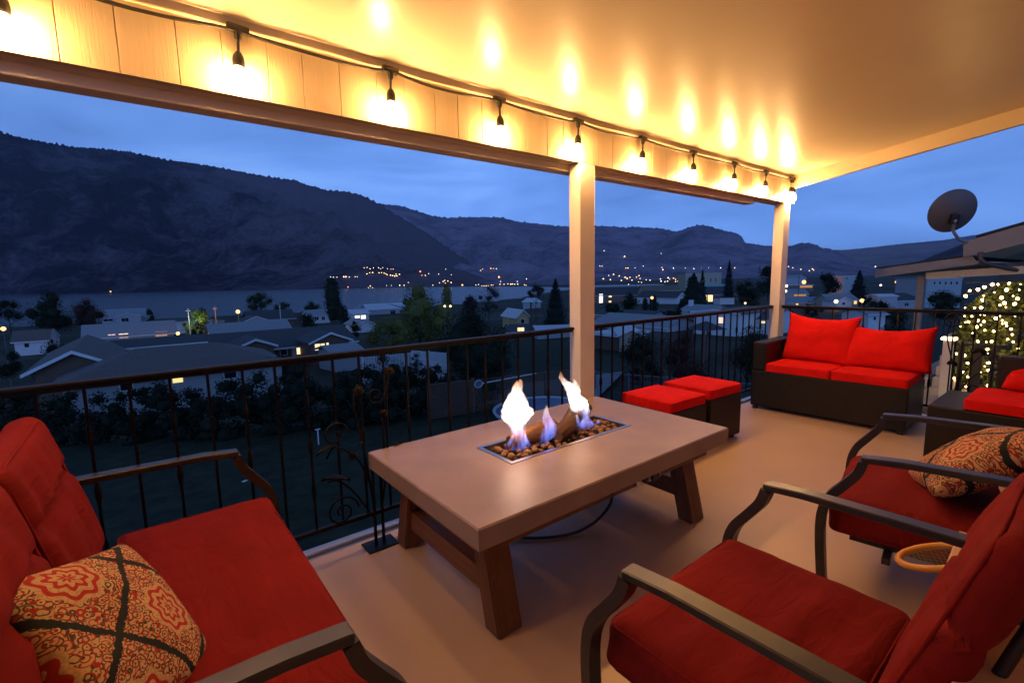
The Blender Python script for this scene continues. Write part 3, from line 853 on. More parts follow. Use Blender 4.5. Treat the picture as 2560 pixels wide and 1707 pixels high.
# low tan side table and the racket hanging off it
tan_m = mat('tan_laminate', (.72, .42, .19), .5, .06, 9, .05, 60)
st = thing('side_table', 'low tan topped side table tucked between the two red armchairs', 'side table', (2.13, -.08, 0), rad(3))
B().box(-.27, .27, -.36, .36, .415, .44, .006).build('table_top', tan_m, st)
for x in (-1, 1):
    for y in (-1, 1): B().box(x * .235 - .014, x * .235 + .014, y * .32 - .014, y * .32 + .014, 0, .4145).build('leg', bronze, st)
bt = thing('side_table', 'tan topped table close behind the back of the near red armchair', 'side table', (1.42, -.21, 0), 0.)
B().box(-.46, .46, -.30, .345, .592, .62, .006).build('table_top', tan_m, bt)
for x in (-1, 1):
    for y in (-1, 1): B().box(x * .42 - .016, x * .42 + .016, .0 + y * .26 - .016, .0 + y * .26 + .016, 0, .5915).build('leg', bronze, bt)
yl = mat('orange_plastic', (.72, .30, .03), .4, .05, 8)
wire = mat('wire_mesh', (.35, .33, .30), .35, .1, 20, metal=1.)
rk = thing('racket', 'orange rimmed racket with wire mesh beside the near red armchair', 'racket', (2.27, .325, .36))
rk.rotation_euler = (rad(-22), rad(6), rad(20))
ring_ = [(.105 * math.cos(2 * math.pi * k / 28), .125 * math.sin(2 * math.pi * k / 28), 0) for k in range(29)]
B().tube(ring_, .0125, 10, cap=False).build('rim', yl, rk, smooth=True)
b = B()
for k in range(-7, 8):
    x = k * .0135; h = .125 * math.sqrt(max(0, 1 - (x / .105) ** 2)); b.tube([(x, -h, 0), (x, h, 0)], .0008, 4)
for k in range(-8, 9):
    y = k * .0145; w_ = .105 * math.sqrt(max(0, 1 - (y / .125) ** 2)); b.tube([(-w_, y, .001), (w_, y, .001)], .0008, 4)
b.build('wire_mesh', wire, rk)
B().tube([(0, -.12, 0), (0, -.17, 0), (0, -.22, .0), (0, -.40, 0)], [.012, .011, .014, .015], 10).build('handle', yl, rk, smooth=True)

# ------------------------------------------------------------------ wrought iron rose stakes
rust = mat('rusty_petal', (.007, .003, .002), .5, .5, 20, .4, 60, spec=.15)
def scroll(c, r, turns, ax, ay, a0=0., n=40, sgn=1):
    out = []
    for k in range(n + 1):
        u = k / n; a = a0 + sgn * u * turns * 2 * math.pi; q = r * (1 - .78 * u)
        out.append(Vector(c) + ax * (q * math.cos(a)) + ay * (q * math.sin(a)))
    return out
def blossom(c, r, m, root, seed):
    rg = random.Random(seed); b = B()
    for k in range(11):
        a = k * 2.4; t = .25 + .75 * (k % 4) / 4
        d = Vector((math.cos(a) * t, math.sin(a) * t, .75 - .6 * t))
        q = d.to_track_quat('Z', 'Y').to_matrix().to_4x4()
        M = Matrix.Translation(Vector(c) + d * r * .55) @ q
        b.lathe([(.1 * r, -.1 * r), (.42 * r, .0), (.5 * r, .18 * r), (.44 * r, .2 * r), (.1 * r, .05 * r)], n=8, M=M)
    b.build('blossom', m, root, smooth=True)
def leaf(c, d, ln, root):
    b = B(); d = Vector(d).normalized(); s = d.cross(Vector((0, 0, 1))).normalized(); u = s.cross(d)
    c = Vector(c); pts_ = []
    for k in range(9):
        t = k / 8; w_ = ln * .42 * math.sin(math.pi * min(1, t ** .8)) ; pts_.append((c + d * ln * t + u * .1 * ln * math.sin(3 * t), w_))
    for (p, w0), (q, w1) in zip(pts_, pts_[1:]):
        lift = u * ln * .08
        b.poly([p - s * w0 * .5 + lift, p, q, q - s * w1 * .5 + lift], u * .0022) if w0 + w1 > 0 else None
        b.poly([p, p + s * w0 * .5 + lift, q + s * w1 * .5 + lift, q], u * .0022) if w0 + w1 > 0 else None
    b.build('leaf', iron, root)
def rose_stake(label, base, ax, spec):
    """ax: unit vector of the stake's flat plane"""
    r = thing('rose_ornament', label, 'garden ornament', base)
    ay = Vector((0, 0, 1)); ax = Vector(ax)
    B().box(-.085, .085, -.06, .06, 0, .008, .002).build('base_plate', iron, r)
    P_ = lambda u, z, w=0.: ax * u + ay * z + Vector((0, w, 0))
    for u in (-.022, .022): B().tube([P_(u, .008), P_(u * 1.0, .95 * spec['h'])], .009, 8).build('upright', iron, r, smooth=True)
    for path in spec['stems']: B().tube(smooth_path([P_(*q) for q in path]), .0055, 6).build('stem', iron, r, smooth=True)
    for c, rr_, turns, a0, sg in spec['scrolls']: B().tube(scroll(P_(*c), rr_, turns, ax, ay, a0, 40, sg), .0055, 6).build('scroll', iron, r, smooth=True)
    for i, (c, q) in enumerate(spec['roses']): blossom(P_(*c), q, rust, r, i)
    for c, d, ln in spec['leaves']: leaf(P_(*c), P_(*d), ln, r)
    return r
rose_stake('wrought iron rose stake with scrolls standing by the railing near the fire table', (.925, 2.372, 0), (1, 0, 0), dict(h=.46,
    stems=[[(-.02, .2), (-.06, .55), (-.1, .8), (-.07, .9)], [(.02, .2), (.07, .5), (.08, .8), (.1, .93)], [(-.02, .15), (-.12, .33), (-.2, .42), (-.25, .43)], [(.02, .3), (.05, .5), (.05, .7)], [(-.02, .3), (-.09, .5), (-.2, .6), (-.25, .55)]],
    scrolls=[((-.19, .25), .085, 1.6, 0., 1), ((.02, .83), .05, 1.4, 0., -1), ((-.2, .66), .07, 1.2, 0, 1)],
    roses=[((-.07, .86), .04), ((.1, .94), .04), ((.055, .72), .036), ((-.12, .53), .032)],
    leaves=[((-.14, .40), (-1, .25), .15), ((-.2, .60), (-1, -.3), .10), ((.07, .5), (1, .4), .1)]))
rose_stake('wrought iron rose stake with curled tip behind the right end of the wicker loveseat', (5.62, .82, 0), (0, -1, 0), dict(h=.85,
    stems=[[(-.02, .2), (.02, .45), (.10, .62), (.16, .70), (.22, .72)], [(0, .2), (.05, .4), (.12, .52), (.2, .56)], [(0, .5), (-.05, .7), (-.08, .85), (-.06, .98)], [(0, .1), (.1, .25), (.2, .33), (.3, .30)]],
    scrolls=[((-.05, .98), .075, 1.5, rad(20), 1), ((.24, .68), .05, 1.2, 0, -1)],
    roses=[((.13, .72), .06), ((-.03, .60), .045)],
    leaves=[((.2, .56), (1, .2), .14), ((.06, .42), (1, -.1), .1)]))

# ------------------------------------------------------------------ land, lake and hills
DR = [0, 8, 11, 16, 23, 36, 60, 104, 210, 400, 4000]
DZ = [5.0, 5.1, 5.4, 5.7, 6.2, 8.0, 9.5, 12., 16., 21., 21.]
AZ_ = [5, 43, 45, 51, 62, 77, 91, 100, 180]
RN_ = [9e3, 1050, 800, 520, 400, 385, 380, 380, 380]
RF_ = [9e3, 1065, 1200, 1430, 1745, 1950, 2260, 2700, 3000]
def lake(x, y):
    a = math.degrees(math.atan2(y, x)); r = math.hypot(x, y)
    if a < 43: return 0.
    rn, rf = np.interp(a, AZ_, RN_), np.interp(a, AZ_, RF_)
    return max(0., min(1., min(r - rn, rf - r) / 25))
def tz(x, y):
    r = math.hypot(x, y)
    a = math.degrees(math.atan2(y, x)); k = float(np.interp(a, [38, 54], [.80, 1.])); k = 1 + (k - 1) * min(1., max(0., (r - 40) / 80))
    z = 1.42 - float(np.interp(r, DR, DZ)) * k - 4 * lake(x, y)
    return z + .25 * noise.noise(Vector((x * .05, y * .05, 0))) * min(1, r / 60)
def gnd(x, y):
    """where the photo ray through (x,y) meets the land"""
    d = Vector(ray(x, y)).normalized(); t = 4.
    while t < 4000:
        p = Vector(EYE) + d * t
        if p.z < tz(p.x, p.y): return p
        t *= 1.004
    return p
land_m, t_, o_ = nt('land')
bb = N(t_, 'ShaderNodeBsdfPrincipled', inp={'Roughness': .95, 'Specular IOR Level': .1})
tc = N(t_, 'ShaderNodeTexCoord')
n1 = N(t_, 'ShaderNodeTexNoise', inp={'Scale': .03, 'Detail': 6., 'Roughness': .6}); n2 = N(t_, 'ShaderNodeTexNoise', inp={'Scale': 1.5, 'Detail': 6., 'Roughness': .7})
t_.links.new(tc.outputs['Object'], n1.inputs['Vector']); t_.links.new(tc.outputs['Object'], n2.inputs['Vector'])
r1 = ramp(t_, [(.35, (.022, .030, .016)), (.5, (.045, .045, .028)), (.62, (.075, .068, .055))]); t_.links.new(n1.outputs['Fac'], r1.inputs[0])
r2 = ramp(t_, [(.3, (.55, .55, .55)), (.7, (1.3, 1.3, 1.3))]); t_.links.new(n2.outputs['Fac'], r2.inputs[0])
mx = N(t_, 'ShaderNodeMix', data_type='RGBA', blend_type='MULTIPLY'); mx.inputs[0].default_value = 1
t_.links.new(r1.outputs[0], mx.inputs[6]); t_.links.new(r2.outputs[0], mx.inputs[7]); t_.links.new(mx.outputs[2], bb.inputs['Base Color'])
bp = N(t_, 'ShaderNodeBump', inp={'Strength': .6, 'Distance': .05}); t_.links.new(n2.outputs['Fac'], bp.inputs['Height']); t_.links.new(bp.outputs[0], bb.inputs['Normal'])
t_.links.new(bb.outputs[0], o_.inputs[0])
bm = bmesh.new()
radii = [0] + [2.5 * (1.085 ** k) for k in range(92)]
azs = [rad(a) for a in list(np.arange(-10, 112, 1.0)) + list(range(112, 350, 14))]
prev = None
for r in radii:
    row = []
    for a in azs:
        x, y = r * math.cos(a), r * math.sin(a); row.append(bm.verts.new((x, y, tz(x, y))))
    if prev:
        for j in range(len(azs)):
            k = (j + 1) % len(azs); bm.faces.new((prev[j], row[j], row[k], prev[k]))
    prev = row
me = bpy.data.meshes.new('ground'); bm.to_mesh(me); bm.free(); me.materials.append(land_m); me.shade_smooth()
ground = bpy.data.objects.new('ground', me); COL.objects.link(ground); ground['kind'] = 'structure'

wat, t_, o_ = nt('lake_water')
bb = N(t_, 'ShaderNodeBsdfPrincipled', inp={'Roughness': .22, 'Base Color': (.012, .03, .06, 1), 'IOR': 1.33})
tc = N(t_, 'ShaderNodeTexCoord'); mp = N(t_, 'ShaderNodeMapping'); mp.inputs['Scale'].default_value = (.12, .12, .12)
t_.links.new(tc.outputs['Object'], mp.inputs[0])
n1 = N(t_, 'ShaderNodeTexNoise', inp={'Scale': 1., 'Detail': 5., 'Roughness': .65}); t_.links.new(mp.outputs[0], n1.inputs['Vector'])
bp = N(t_, 'ShaderNodeBump', inp={'Strength': 1., 'Distance': 2.2}); t_.links.new(n1.outputs['Fac'], bp.inputs['Height']); t_.links.new(bp.outputs[0], bb.inputs['Normal'])
t_.links.new(bb.outputs[0], o_.inputs[0])
b = B(); pts = []
for a in np.arange(42, 182, 2.): pts.append((math.cos(rad(a)), math.sin(rad(a))))
vin = [b.bm.verts.new((p[0] * 300, p[1] * 300, -20.6)) for p in pts]; vout = [b.bm.verts.new((p[0] * 3600, p[1] * 3600, -20.6)) for p in pts]
for j in range(len(pts) - 1): b.bm.faces.new((vin[j], vout[j], vout[j + 1], vin[j + 1]))
b.build('lake_water', wat)['kind'] = 'structure'

def hill_mat(name, forest, grass, bias, sc, drift=None):
    m, t, o = nt(name)
    bb = N(t, 'ShaderNodeBsdfPrincipled', inp={'Roughness': 1., 'Specular IOR Level': 0.})
    tc = N(t, 'ShaderNodeTexCoord')
    n1 = N(t, 'ShaderNodeTexNoise', inp={'Scale': sc, 'Detail': 8., 'Roughness': .62, 'Distortion': .5}); n2 = N(t, 'ShaderNodeTexNoise', inp={'Scale': sc * 9, 'Detail': 5., 'Roughness': .7})
    t.links.new(tc.outputs['Object'], n1.inputs['Vector']); t.links.new(tc.outputs['Object'], n2.inputs['Vector'])
    a = N(t, 'ShaderNodeMath', operation='MULTIPLY_ADD'); a.inputs[1].default_value = .45; t.links.new(n2.outputs['Fac'], a.inputs[0])
    s = N(t, 'ShaderNodeMath', operation='MULTIPLY'); s.inputs[1].default_value = .75; t.links.new(n1.outputs['Fac'], s.inputs[0]); t.links.new(s.outputs[0], a.inputs[2])
    r = ramp(t, [(bias - .1, forest), (bias + .12, grass)])
    if drift:      # the slope turns from forest to dry grass along its length
        sx = N(t, 'ShaderNodeSeparateXYZ'); t.links.new(tc.outputs['Object'], sx.inputs[0])
        mr = N(t, 'ShaderNodeMapRange', inp={1: drift[0], 2: drift[1], 3: -.03, 4: drift[2]}); t.links.new(sx.outputs[0], mr.inputs[0])
        ad = N(t, 'ShaderNodeMath', operation='ADD'); t.links.new(a.outputs[0], ad.inputs[0]); t.links.new(mr.outputs[0], ad.inputs[1]); t.links.new(ad.outputs[0], r.inputs[0])
    else: t.links.new(a.outputs[0], r.inputs[0])
    t.links.new(r.outputs[0], bb.inputs['Base Color'])
    t.links.new(bb.outputs[0], o.inputs[0]); return m
HILLS = []
def hill(name, sil, rb, rr_, m, seed, rough=1., step=3., fringe=7., power=1.35, rows=30):
    """land rising from a foot line at distance rb to a crest at rr_ that follows the skyline sil (photo px)"""
    xs, ysl = zip(*sil); bm = bmesh.new(); grid = []
    x = xs[0]
    while x <= xs[-1]:
        y = float(np.interp(x, xs, ysl)); d = ray(x, y); h = math.hypot(d[0], d[1]); ca, sa = d[0] / h, d[1] / h
        az = math.degrees(math.atan2(sa, ca)); r0 = rb(az, x); r1 = rr_(az, x); z1 = 1.42 + r1 * d[2] / h; z0 = -22.5
        col = []
        for k in range(rows + 1):
            t = k / rows; r = r0 + (r1 - r0) * t; z = z0 + (z1 - z0) * t ** power
            q = Vector((r * ca / 520, r * sa / 520, seed)); am = math.sin(math.pi * min(1, t)) ** .8 * (z1 - z0)
            z += rough * am * (.11 * noise.noise(q) + .06 * (1 - 2 * abs(noise.noise(q * 2.3))) + .025 * noise.noise(q * 6))
            if k == rows and fringe: z += fringe * (max(0., noise.noise(Vector((x * .13, seed, 0))) + .25) + .9 * max(0., noise.noise(Vector((x * .63, seed, 4)))))
            col.append(bm.verts.new((r * ca, r * sa, z)))
        r = r1 + 500; col.append(bm.verts.new((r * ca, r * sa, z1 - 160)))
        grid.append(col); x += step
    for a, c in zip(grid, grid[1:]):
        for k in range(len(a) - 1): bm.faces.new((c[k], c[k + 1], a[k + 1], a[k]))
    bmesh.ops.recalc_face_normals(bm, faces=bm.faces[:])
    me = bpy.data.meshes.new(name); bm.to_mesh(me); bm.free(); me.materials.append(m); me.shade_smooth()
    o = bpy.data.objects.new(name, me); COL.objects.link(o); o['kind'] = 'structure'; HILLS.append(o); return o
rf = lambda az: float(np.interp(az, AZ_, RF_))
silA = [(-1300, 330), (-700, 318), (-300, 315), (0, 332), (42, 344), (92, 354), (145, 363), (195, 371), (249, 373), (318, 381), (383, 394), (421, 402), (497, 412), (566, 424), (650, 440), (708, 449), (742, 453), (765, 463), (815, 477), (861, 480), (900, 488), (925, 500), (947, 511), (985, 535), (1030, 562), (1075, 590), (1120, 622), (1170, 655), (1215, 690)]
silB = [(640, 520), (800, 515), (900, 512), (947, 511), (1000, 515), (1040, 528), (1080, 541), (1120, 546), (1160, 544), (1200, 544), (1254, 544.7), (1296, 556), (1330, 559), (1391, 565.7), (1422, 567), (1487, 566), (1522, 567), (1563, 570), (1589, 567.6), (1612, 570), (1655, 573), (1675, 577), (1691, 581), (1740, 592), (1850, 606), (1950, 625)]
silC = [(1600, 648), (1640, 615), (1670, 592), (1691, 580), (1711, 574), (1732, 566), (1752, 564), (1767, 565), (1793, 573), (1818, 579), (1844, 585), (1854, 592), (1859, 602), (1863, 609), (1880, 610), (1897, 614), (1931, 617), (1971, 617), (1986, 613), (2007, 608.5), (2022, 608.5), (2041, 614), (2056, 621), (2078, 624.5), (2099, 634), (2120, 643), (2150, 656), (2190, 668)]
silE = [(1900, 640), (2000, 632), (2078, 625), (2112, 625), (2146, 622), (2184, 618), (2248, 610.6), (2311, 605), (2364, 600), (2396, 594), (2450, 586), (2520, 578), (2700, 570), (3200, 560)]
silF = [(2210, 668), (2255, 664), (2301, 653), (2354, 631), (2407, 611), (2460, 596), (2560, 580), (2800, 560), (3200, 540)]
hmA = hill_mat('forested_hill', (.010, .007, .009), (.12, .085, .098), .64, .0045, (150., 1500., .34))
hmF = hill_mat('dark_hill', (.03, .022, .022), (.09, .06, .06), .6, .0045)
hmB = hill_mat('dry_grass_hill', (.12, .088, .115), (.29, .21, .26), .57, .004)
hmE = hill_mat('far_hill', (.16, .12, .13), (.28, .20, .19), .55, .002)
hill('hills', silA, lambda az, x: rf(az) - 15, lambda az, x: np.interp(x, [-700, 0, 700, 1000, 1215], [4600, 4300, 4300, 3700, 2500]), hmA, 1., 1.5, 1.5, 18.)
hill('hills', silB, lambda az, x: np.interp(az, [30, 42, 44, 52, 62, 100], [2500, 2100, 1300, rf(52) + 5, rf(62) - 5, rf(100)]), lambda az, x: 5300, hmB, 2., 1.5, 1.6, 18., 1.7)
hill('hills', silC, lambda az, x: 2700, lambda az, x: 4300, hmB, 3., 1., 1.5, 13., 1.3)
hill('hills', silE, lambda az, x: 4300, lambda az, x: 8200, hmE, 4., 1., 4., 5., 1.2)
hill('hills', silF, lambda az, x: 2200, lambda az, x: 3300, hmF, 5., 1., 4., 5., 1.2)
vv, ff = [], []
for o in HILLS + [ground]:
    n0 = len(vv); vv += [v.co.copy() for v in o.data.vertices]; ff += [[n0 + i for i in p.vertices] for p in o.data.polygons]
LAND = BVHTree.FromPolygons(vv, ff)
def hit(x, y):
    d = Vector(ray(x, y)).normalized(); p, n, i, ds = LAND.ray_cast(Vector(EYE) + d * 3, d); return p

# ------------------------------------------------------------------ distant lamps
lampw = emat('lamp_warm', (1., .62, .30), 5., False); lampo = emat('lamp_orange', (1., .42, .12), 5., False)
lampc = emat('lamp_white', (1., .88, .72), 5., False); lampr = emat('lamp_red', (1., .22, .16), 4., False)
pole_m = mat('lamp_pole', (.08, .075, .07), .6)
def lamp_mesh(m):
    b = B().ball((0, 0, 4.2), 1., 1); b.mi = 1; b.box(-.12, .12, -.12, .12, 0, 3.4); me = bpy.data.meshes.new('street_lamp'); b.bm.to_mesh(me); b.bm.free()
    me.materials.append(m); me.materials.append(pole_m); return me
LM = {'w': lamp_mesh(lampw), 'o': lamp_mesh(lampo), 'c': lamp_mesh(lampc), 'r': lamp_mesh(lampr)}
def lamps(ox, oy, sc, pts, label, group, base=1.0):
    for q in pts:
        x, y = ox + q[0] / sc, oy + q[1] / sc; k = q[2] if len(q) > 2 else 'w'; s = q[3] if len(q) > 3 else 1.
        p = hit(x, y + .5)
        if p is None: continue
        r = math.hypot(p.x, p.y); m = mpp(x, y, r) * base * s
        o = bpy.data.objects.new('street_lamp', LM[k]); COL.objects.link(o); o.scale = (m, m, m)
        o.location = Vector(EYE) + (p - Vector(EYE)) * .985 - Vector((0, 0, 4.2 * m))
        tag(o, label, 'lamp', group)
W_, R_, C_l, O_ = 'w', 'r', 'c', 'o'
lamps(820, 650, 4.704, [(30, 195, 'c', .8), (65, 200, 'c', .8), (105, 200, 'c', .7), (250, 198, 'c', .8), (320, 195, 'c', .8), (345, 195, 'c', .7), (425, 90, 'w', .8), (460, 85, 'w', .9), (495, 102, 'w', 1.), (535, 92, 'c', .7), (595, 88, 'c', .8), (620, 102, 'w', .8), (645, 88, 'c', .7), (700, 100, 'c', .6), (740, 105, 'w', .7), (767, 105, 'w', .8), (1385, 105, 'c', .7), (1300, 165, 'c', .7), (1450, 170, 'c', .7), (1185, 158, 'c', .8), (1105, 178, 'o', .9), (1145, 178, 'w', 1.1), (1795, 120, 'w', .9), (1820, 102, 'c', .7), (1945, 98, 'w', .8), (1980, 100, 'c', .8), (1355, 250, 'w', 1.1), (1372, 238, 'w', 1.1), (1410, 245, 'w', 1.1), (1380, 270, 'w', .9), (1448, 262, 'w', 1.2), (1310, 265, 'c', .7), (2335, 220, 'c', .9), (2225, 250, 'c', .8), (2030, 250, 'w', 1.)],
      'tiny lamp on the lower slope above the far lake shore', 'lamps on the slope across the lake')
lamps(820, 650, 4.704, [(185, 195, 'w', 1.5), (210, 195, 'w', 1.5)], 'one of two larger warm lamps side by side on the slope across the lake', 'pair of lamps across the lake')
lamps(820, 650, 4.704, [(458, 160), (490, 148), (525, 146, 'w', 1.2), (600, 148), (630, 146), (660, 152), (680, 160), (695, 170), (735, 175, 'w', 1.4), (760, 181, 'w', 1.2), (785, 186, 'w', 1.2), (810, 184, 'w', 1.2), (840, 165, 'w', 1.2), (800, 165)],
      'warm lamp in the bright curved row of lights across the lake', 'curved row of lamps across the lake')
lamps(820, 650, 4.704, [(1085, 132, 'r', 2.)], 'single red glowing light on the slope across the lake', None)
lamps(820, 650, 4.704, [(1915, 97, 'o', 1.3)], 'orange light high on the far slope left of the middle post', None)
lamps(820, 650, 4.704, [(2010, 198, 'o', 2.)], 'broad orange light above the lit far shore near the middle post', None)
lamps(820, 650, 4.704, [(235, 315, 'r', 1.3)], 'small red light at the far waterline beside the tall poplar', None)
lamps(820, 650, 4.704, [(497, 303, 'w', 1.), (475, 322, 'c', .6), (525, 322, 'c', .7), (690, 296, 'c', .6), (745, 297, 'c', .6), (843, 295, 'c', 1.1), (895, 295, 'w', 1.1), (945, 262, 'o', .9), (1232, 292, 'w', .9), (1740, 290, 'c', .8), (1770, 285, 'c', .8), (1810, 302, 'o'), (1835, 302, 'w'), (1860, 302, 'w'), (1885, 300, 'o'), (1920, 293, 'w', 1.1), (1940, 292, 'o'), (2022, 283, 'w', 1.1), (2070, 282), (2115, 278), (2150, 282, 'w', 1.5), (2170, 280, 'w', 1.2), (2195, 283), (2230, 280, 'w', 1.2), (2310, 290), (2330, 295)],
      'small lamp strung along the far waterline of the lake', 'lamps along the far waterline')
lamps(820, 650, 4.704, [(1580, 293, 'o', 2.)], 'largest glowing lamp on the far waterline above the bare tree', None)
lamps(0, 700, 4.704, [(1300, 133, 'o', 1.4)], 'lone orange light on the far shore below the big dark hill', None)
lamps(1470, 620, 4.704, [(190, 30, 'c', .9), (860, 62, 'c', .7), (140, 208, 'c', .8), (165, 210, 'w', .8), (445, 233, 'o'), (470, 233, 'w', 1.1), (553, 232, 'c', .6), (650, 210, 'c', .7), (870, 228, 'c', .7), (880, 252, 'w', 1.3), (1005, 235, 'c', .9), (1145, 232, 'c', .6), (1245, 240, 'c', .9), (1560, 230, 'c', .9), (1725, 230, 'w', 1.), (2055, 265, 'c', .8), (1335, 228, 'c', .5), (1420, 232, 'c', .5)],
      'tiny lamp on the hillside between the two cream posts', 'lamps on the right hand slope')
lamps(1470, 620, 4.704, [(430, 97, 'w', 1.5)], 'brightest single lamp halfway up the hill right of the middle post', None)
lamps(1470, 620, 4.704, [(245, 320, 'c', .8), (300, 310, 'w', 1.6), (368, 325, 'o', 1.3), (180, 360, 'w', 1.4), (263, 370, 'w', 1.3), (393, 380, 'w', 1.4), (437, 342, 'o', 1.6), (460, 355, 'w', 1.5), (493, 342, 'o', 1.2), (517, 377, 'w', 1.3), (570, 340, 'o', 1.2), (600, 322, 'w', 1.2), (612, 355, 'w'), (685, 372, 'w'), (730, 378, 'w', 1.5), (595, 398, 'w', 1.1), (477, 427, 'w', 1.1), (628, 402, 'c')],
      'warm lamp in the left town cluster right of the middle post', 'left cluster of town lamps')
lamps(1470, 620, 4.704, [(852, 362, 'w', 1.2), (860, 390, 'c', 1.6), (905, 395, 'c', 1.1), (935, 390, 'c', 1.3), (943, 348, 'w', 1.5), (960, 365, 'w'), (1005, 352, 'o', 1.3), (1030, 368, 'w', 1.3), (1030, 395, 'w', 1.3), (1055, 390, 'w', 1.3), (1075, 388, 'w', 1.2), (1110, 392, 'w', 1.1)],
      'bright lamp in the right town cluster beside the big spruce', 'right cluster of town lamps')
lamps(1950, 550, 4.704, [(100, 545), (150, 560, 'c', .9), (245, 578, 'w', 1.1), (380, 573, 'w', 1.1), (395, 585), (345, 595, 'c')], 'little lamp in the row just right of the corner post', 'lamps right of the corner post')
lamps(1950, 550, 4.704, [(1122, 545, 'c', 1.2)], 'white lamp just above the tip of the neighbouring eave', None)

# ------------------------------------------------------------------ vegetation
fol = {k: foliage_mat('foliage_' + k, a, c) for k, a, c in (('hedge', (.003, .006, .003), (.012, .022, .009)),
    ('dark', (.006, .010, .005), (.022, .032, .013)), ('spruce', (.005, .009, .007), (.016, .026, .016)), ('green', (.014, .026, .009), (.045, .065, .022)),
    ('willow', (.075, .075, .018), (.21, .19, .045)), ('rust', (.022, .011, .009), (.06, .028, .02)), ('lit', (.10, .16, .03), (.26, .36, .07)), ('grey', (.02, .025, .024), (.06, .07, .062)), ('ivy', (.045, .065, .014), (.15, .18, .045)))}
bark_m = mat('bark', (.06, .045, .035), .9, .3, 8, .6, 20, dist=.02)
def leaves(bm, pts, size, rg):
    for p in pts:
        a, c_ = rg.uniform(0, 6.28), rg.uniform(-1, 1); s = math.sqrt(1 - c_ * c_); nrm = Vector((s * math.cos(a), s * math.sin(a), c_))
        u = nrm.orthogonal().normalized(); w_ = nrm.cross(u); a = rg.uniform(0, 6.28); u, w_ = u * math.cos(a) + w_ * math.sin(a), w_ * math.cos(a) - u * math.sin(a)
        s1, s2 = size * rg.uniform(.6, 1.2), size * rg.uniform(.4, .8)
        bm.faces.new([bm.verts.new(p + u * s1), bm.verts.new(p + w_ * s2), bm.verts.new(p - u * s1), bm.verts.new(p - w_ * s2)])
CORES = []
def crown_pts(kind, w, h, n, rg, z0):
    out = []; CORES.clear()
    if kind == 'spruce': CORES.extend((Vector((0, 0, z0 + h * u)), .34 * w * (1 - u) ** .9) for u in (.06, .2, .34, .48, .62, .76))
    if kind in ('poplar', 'cedar'): CORES.extend((Vector((0, 0, z0 + h * u)), .34 * w * math.sin(math.pi * (u * .8 + .12)) ** .7) for u in (.1, .2, .3, .4, .5, .6, .7, .8, .88))
    if kind in ('round', 'bush', 'willow', 'open'):
        lobes = []
        for k in range(16 if kind != 'bush' else 10):
            a = rg.uniform(0, 6.28); q = rg.uniform(0, 1) ** .5 * .33 * w; zz = rg.uniform(.15, .85)
            f = 1 - abs(zz - .45) * .9
            lobes.append((Vector((q * math.cos(a) * f, q * math.sin(a) * f, z0 + zz * h)), rg.uniform(.15, .26) * min(w, h * 1.1)))
        lobes.append((Vector((0, 0, z0 + h * .88)), .15 * w))
        CORES.extend((c, r * (.52 if kind != 'open' else .3)) for c, r in lobes)
        for k in range(n):
            c, r = rg.choice(lobes); d = Vector((rg.gauss(0, 1), rg.gauss(0, 1), rg.gauss(0, 1))).normalized()
            p = c + d * r * (rg.random() ** (.33 if kind != 'open' else .8)) * 1.12
            if kind == 'willow': p.z -= rg.random() * .12 * h
            p.z = max(p.z, z0 * .5); out.append(p)
    elif kind == 'spruce':
        for k in range(n):
            u = rg.random() ** 1.5; tier = .82 + .18 * ((u * 11) % 1.0); q = w / 2 * (1 - u) ** .85 * tier * (rg.random() ** .45); a = rg.uniform(0, 6.28)
            q *= 1 + .16 * math.sin(a * 5 + u * 23)
            out.append(Vector((q * math.cos(a), q * math.sin(a), z0 + h * u - q * .18)))
    elif kind in ('poplar', 'cedar'):
        for k in range(n):
            u = rg.random(); pr = math.sin(math.pi * min(.97, (u * .8 + .12))) ** .7 * (1 + .18 * noise.noise(Vector((u * 6, w, 0)))); q = w / 2 * pr * rg.random() ** .4; a = rg.uniform(0, 6.28)
            out.append(Vector((q * math.cos(a), q * math.sin(a), z0 + h * u)))
    return out
NAMES = {'round': 'tree', 'open': 'tree', 'willow': 'willow_tree', 'spruce': 'spruce_tree', 'poplar': 'poplar_tree', 'cedar': 'cedar_tree', 'bush': 'bush'}
TREES = 0
